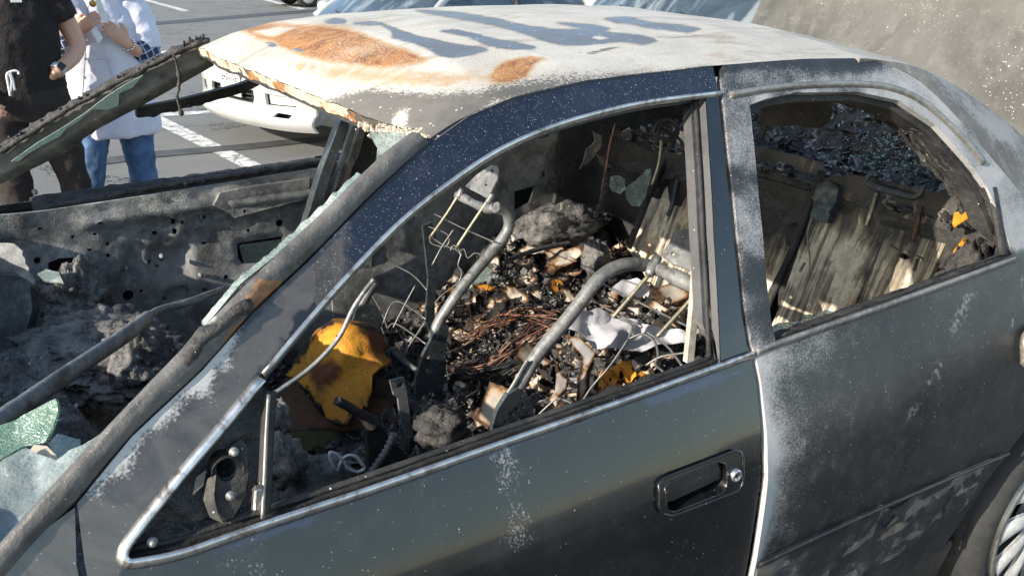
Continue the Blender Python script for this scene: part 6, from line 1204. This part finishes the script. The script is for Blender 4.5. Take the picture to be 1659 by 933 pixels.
# ------------------------------------------------------------------ parked cars behind
def carpaint(name, c, met=.3):
    k = NT(name); n1 = k.noise(3, 5, .6); k.set('Base Color', k.mix(n1, tuple(x*.93 for x in c), c)); k.set('Metallic', met); k.set('Roughness', .32); k.set('Coat Weight', .6); k.set('Coat Roughness', .08); return k.m
M['wpaint'] = carpaint('pearl_white_car_paint', (.42, .42, .41), .1); M['spaint'] = carpaint('pale_silver_car_paint', (.45, .46, .47), .25); M['dpaint'] = carpaint('dark_car_paint', (.02, .021, .024))
def carglass():
    k = NT('car_window_glass'); n = k.noise(1.6, 4, .6, 1.); mp = k.n('ShaderNodeMapping', {'Vector': k.vec, 'Scale': (1, 3.5, 1)}).outputs[0]; n5 = k.noise(2.2, 5, .6, 1., vec=mp); k.set('Base Color', k.mix(k.sm(n5, .45, .7), k.mix(k.sm(n, .35, .65), (.03, .045, .055), (.08, .115, .14)), (.30, .34, .36))); k.set('Roughness', .06); k.set('Transmission Weight', .35); k.set('Coat Weight', 1.); k.set('Coat Roughness', .02); return k.m  # pale streaks in the base colour stand in for reflections
M['cglass'] = carglass(); M['ctrim'] = plain('black_car_trim', (.02, .02, .02), .5); M['lampg'] = plain('clear_lamp_lens', (.62, .62, .58), .12, .2, .35, 60, bump=.6, bsc=200)
def sedan(name, x0, yc, paint, label, hz=.72, bz=.95, roofz=1.43, L=4.6, W=.87, hood=1.28, rot=0.):
    E = empty(name, (x0+L/2*math.cos(rot), yc+L/2*math.sin(rot), 0), label, 'car', 'cars parked behind the burnt sedan'); rc, rs2 = math.cos(rot), math.sin(rot); V = lambda s, y, z: Vector((x0+s*rc-y*rs2, yc+s*rs2+y*rc, z))
    st = [(0, .93*W, .23, .55), (.06, .97*W, .215, .60), (.16, .97*W, .24, hz-.02), (.35, .985*W, .20, hz+.03), (.7, W, .20, hz+.10), (hood, W, .20, bz), (2.3, W, .20, bz+.01), (3.5, W, .20, bz+.03), (4.2, .85, .22, bz-.02), (L-.1, .80, .28, bz-.07), (L, .72, .40, .7)]
    S = cr([(a, b, c) for a, b, c, d in st], 4); Zt = cr([(d, 0, 0) for a, b, c, d in st], 4); rows = []
    for p, q in zip(S, Zt):
        s, hw, zl, zt = p.x, p.y, p.z, q.x; xo = 0
        prof = [(0, zl), (hw*.86, zl), (hw*.97, zl+.05), (hw, zl+.16), (hw*1.0, (zl+zt)/2), (hw*.985, zt-.12), (hw*.95, zt-.05), (hw*.86, zt-.012), (hw*.6, zt+.012), (0, zt+.025)]
        ring = [V(s+(.16*(y_/W)**2+.075*(y_/W)**6)*ss(1.0, .1, s), y_, z_) for y_, z_ in prof]+[V(s+(.16*(y_/W)**2+.075*(y_/W)**6)*ss(1.0, .1, s), -y_, z_) for y_, z_ in prof[::-1][1:]]; rows.append(ring)
    m = MB(); m.grid(rows); m.add(rows[0], [list(range(len(rows[0])))], False); m.add(rows[-1], [list(range(len(rows[-1])))], False); body = m.build('body', paint, E)
    # greenhouse
    wb, wt_, hw0, hw1 = hood, hood+.78, W*.90, W*.68
    A = [V(wb-.10*(1-t*t)+.03, hw0*t, bz+.012*(1-t*t)) for t in np.linspace(-1, 1, 13)]; B = [V(wt_-.08*(1-t*t), hw1*t, roofz-.05+.035*(1-t*t)) for t in np.linspace(-1, 1, 13)]
    m = MB(); band(m, A, B, 12, 8, lambda u, v: .03*math.sin(math.pi*v), (-.6*math.cos(rot), -.6*math.sin(rot), .8), .006); m.build('windshield', M['cglass'], E)
    m = MB(); m.grid([[V(wt_-.08*(1-t*t)+(1.45)*k/8, hw1*t*(1-.02*k/8), roofz-.05+.035*(1-t*t)+.03*math.sin(math.pi*k/8)) for t in np.linspace(-1, 1, 13)] for k in range(9)]); m.build('roof', paint, E)
    A2 = [V(3.62, hw0*t, bz+.05) for t in np.linspace(-1, 1, 9)]; B2 = [V(wt_+1.37+.08*(1-t*t), hw1*t*.98, roofz-.05+.035*(1-t*t)) for t in np.linspace(-1, 1, 9)]; m = MB(); band(m, A2, B2, 8, 6, None, (1, 0, .5), .006); m.build('rear_window', M['cglass'], E)
    for sy in (-1, 1):
        a0, a1, b0, b1 = V(wb+.05, sy*hw0, bz), V(wt_, sy*hw1, roofz-.05), V(3.6, sy*hw0, bz+.03), V(wt_+1.37, sy*hw1*.98, roofz-.05)
        m = MB(); band(m, [a0, a0.lerp(b0, .5), b0], [a1, a1.lerp(b1, .5), b1], 14, 5, None, (0, sy, 0), .006); m.build('side_window', M['cglass'], E)
        for p, q, r_, nm in ((a0, a1, .035, 'front_pillar'), (b0, b1, .06, 'rear_pillar')):
            m = MB(); m.tube([p+(q-p)*t+Vector((-.03*math.sin(3.14*t), 0, 0)) for t in np.linspace(0, 1, 8)], r_, 8); m.build(nm, paint, E)
        p, q = a0.lerp(b0, .47), a1.lerp(b1, .5); m = MB(); m.tube([p+Vector((0, sy*.006, 0)), q+Vector((0, sy*.006, 0))], .03, 6); m.build('centre_pillar', M['ctrim'], E)
        m = MB(); m.tube([a1+Vector((0, sy*.004, 0)), b1+Vector((0, sy*.004, 0))], .022, 6); m.build('roof_rail', paint, E)
        m = MB(); c = V(wb+.30, sy*(W+.10), bz+.07); rings(m, [(c+Vector((t, 0, 0)), Vector((0, 1, 0))*a*.105, Vector((0, 0, 1))*a*.068) for t, a in ((-.07, .45), (-.05, .8), (-.01, 1), (.04, 1), (.045, .9))], 16); m.tube([c+Vector((0, -sy*.09, -.03)), V(wb+.26, sy*hw0, bz+.01)], .02, 6); m.build('mirror', paint, E)
        for s in (.92, 3.62):
            m = MB(); m.lathe([(.0, -.01), (.19, -.015), (.21, -.03), (.27, -.03), (.31, .0), (.31, .16), (.2, .17)], V(s, sy*(W-.005) if sy < 0 else W-.16, .31), (0, 1, 0), 32); wl = m.build('wheel', M['tyre'], E)
            m = MB(); m.lathe([(0, -.02), (.16, -.022), (.2, -.012)], V(s, -W-.006 if sy < 0 else W+.03, .31), (0, 1, 0), 24); m.build('rim', M['hubcap'], wl)
    for sy in (-.45, .1):
        m = MB(); m.tube([V(wb-.10, sy, bz+.035), V(wb+.02, sy+.32, bz+.075)], .008, 5); m.build('wiper', M['ctrim'], E)
    def FX(y, z): return .16*(y/W)**2*(1 if abs(y) < W else 1)+.075*(abs(y)/W)**6-.03
    return E, V, FX
E1, V1, FX1 = sedan('parked_car', 2.47, 5.66, M['wpaint'], 'pearl white parked sedan whose front bumper shows under the burnt roof edge', hz=.70, W=.93, rot=R(12))
def onV1(y, z, o): return V1(FX1(y, z)-o, y, z)
# front bumper cover of the white car: a curved fascia with its openings
gr = [(-.34, .395), (.34, .395), (.36, .44), (.35, .50), (-.35, .50), (-.36, .44)]; lampL = [(-.79, .405), (-.50, .40), (-.49, .49), (-.80, .475)]; lampR = [(-a, b) for a, b in lampL]; slot = [(-.76, .315), (-.60, .318), (-.62, .350), (-.76, .345)]; slotR = [(-a, b) for a, b in slot]
out = [(-.925, .21), (.925, .21), (.93, .44), (.90, .62), (.7, .655), (-.7, .655), (-.90, .62), (-.93, .44)]
def fz(y, z): return onV1(y, z, .01+.045*ss(.36, .30, z)-.05*ss(.27, .20, z)+.016*ss(.55, .53, z)-.06*ss(.56, .66, z))
m = MB(); plate(m, out, [gr, lampL, lampR, slot, slotR], .03, fz, (1, 0, 0), .02); fb1 = m.build('bumper', M['wpaint'], E1)
m = MB(); plate(m, [(-.82, .22), (.82, .22), (.8, .62), (-.8, .62)], [], .08, lambda y, z: onV1(y, z, -.06), (1, 0, 0), .01); m.build('bumper_backing', M['ctrim'], fb1)
for k in range(3):
    m = MB(); m.tube([onV1(y, .415+.033*k, -.028) for y in np.linspace(-.35, .35, 9)], .009, 6); m.build('grille_bar', M['ctrim'], fb1)
for q in (lampL, lampR):
    m = MB(); plate(m, [(a*.985, b) for a, b in shrink(q, .004)], [], .02, lambda y, z: onV1(y, z, -.012), (1, 0, 0), .01); m.build('fog_lamp', M['lampg'], fb1)
# upper face: grille, headlights
m = MB(); plate(m, [(-.40, .67), (.40, .67), (.42, .75), (-.42, .75)], [], .05, lambda y, z: onV1(y, z, -.01-.5*max(0, z-.66)), (1, 0, 0), .02); m.build('grille', M['ctrim'], E1)
for sy in (-1, 1):
    m = MB(); plate(m, [(sy*.45, .66), (sy*.84, .66), (sy*.82, .76), (sy*.47, .76)], [], .04, lambda y, z: onV1(y, z, .0-.6*max(0, z-.66)), (1, 0, 0), .03); m.build('headlight', M['lampg'], E1)
# number plate with raised-looking print
m = MB(); pc0 = .07; plate(m, [(-.155, .44), (.155, .44), (.155, .60), (-.155, .60)], [], .05, lambda y, z: onV1(y*.98, z, .018)+Vector((0, 0, 0)), (1, 0, 0), .004); npl = m.build('number_plate', plain('white_plate', (.72, .72, .7), .4, 0, .06), E1)
m = MB(); plate(m, [(-.175, .42), (.175, .42), (.175, .615), (-.175, .615)], [[(-.15, .445), (.15, .445), (.15, .596), (-.15, .596)]], .05, lambda y, z: onV1(y*.98, z, .021), (1, 0, 0), .006); m.build('plate_frame', M['wpaint'], npl)
GL = {'6': ['111', '100', '111', '101', '111'], 'J': ['011', '001', '001', '101', '111'], 'K': ['101', '101', '110', '101', '101'], 'X': ['101', '101', '010', '101', '101'], 'Y': ['101', '101', '010', '010', '010'], '1': ['010', '110', '010', '010', '111'], '5': ['111', '100', '111', '001', '111'], '8': ['111', '101', '111', '101', '111'], 'C': ['111', '100', '100', '100', '111']}
m = MB()
for i, ch in enumerate('6CKX1158'[:7]):                      # the plate's print, as far as the photograph lets it be read
    for r_, row in enumerate(GL[ch]):
        for c_, b in enumerate(row):
            if b == '1': y = .132-(i*.0385+c_*.010); z = .565-r_*.0135; m.box(onV1(y*.98, z, .0195), (.002, .0096, .0125))
m.build('plate_lettering', plain('dark_plate_print', (.03, .04, .09), .5), npl)
for y, z, c_ in ((-.12, .455, (.6, .5, .03)), (-.09, .452, (.55, .06, .03)), (-.06, .455, (.55, .06, .03)), (-.03, .452, (.6, .5, .03)), (.05, .588, (.5, .06, .06))):
    m = MB(); m.box(onV1(y, z, .0195), (.002, .028 if z < .5 else .07, .02 if z < .5 else .01)); m.build('plate_sticker', plain('sticker', c_, .5), npl)
E2, V2, FX2 = sedan('parked_truck', 3.35, 2.55, M['spaint'], 'pale silver tall vehicle parked right behind the raised trunk lid', hz=1.02, bz=1.17, roofz=1.85, L=5.0, W=.95, hood=.95)
m = MB(); plate(m, [(-.5, .62), (.5, .62), (.52, .85), (-.52, .85)], [], .06, lambda y, z: V2(.0-.02+.10*(y/.95)**2, y, z), (1, 0, 0), .03); m.build('grille', M['ctrim'], E2)
for sy in (-1, 1):
    m = MB(); plate(m, [(sy*.56, .70), (sy*.80, .70), (sy*.80, .88), (sy*.56, .88)], [], .05, lambda y, z: V2(.03+.10*(y/.95)**2, y, z), (1, 0, 0), .03); m.build('headlight', M['lampg'], E2)
E3, V3, FX3 = sedan('parked_car', 8.6, 24.2, M['dpaint'], 'dark parked car far off at the top of the lot')
m = MB(); plate(m, [(570, -2), (586, -2), (580, 8), (574, 16), (570, 10)], [], 4, lambda a, b: onX(a, b, 3.85), (1, 0, 0), .01); m.build('mint_tag', plain('mint_tag', (.35, .7, .6), .6), E1)
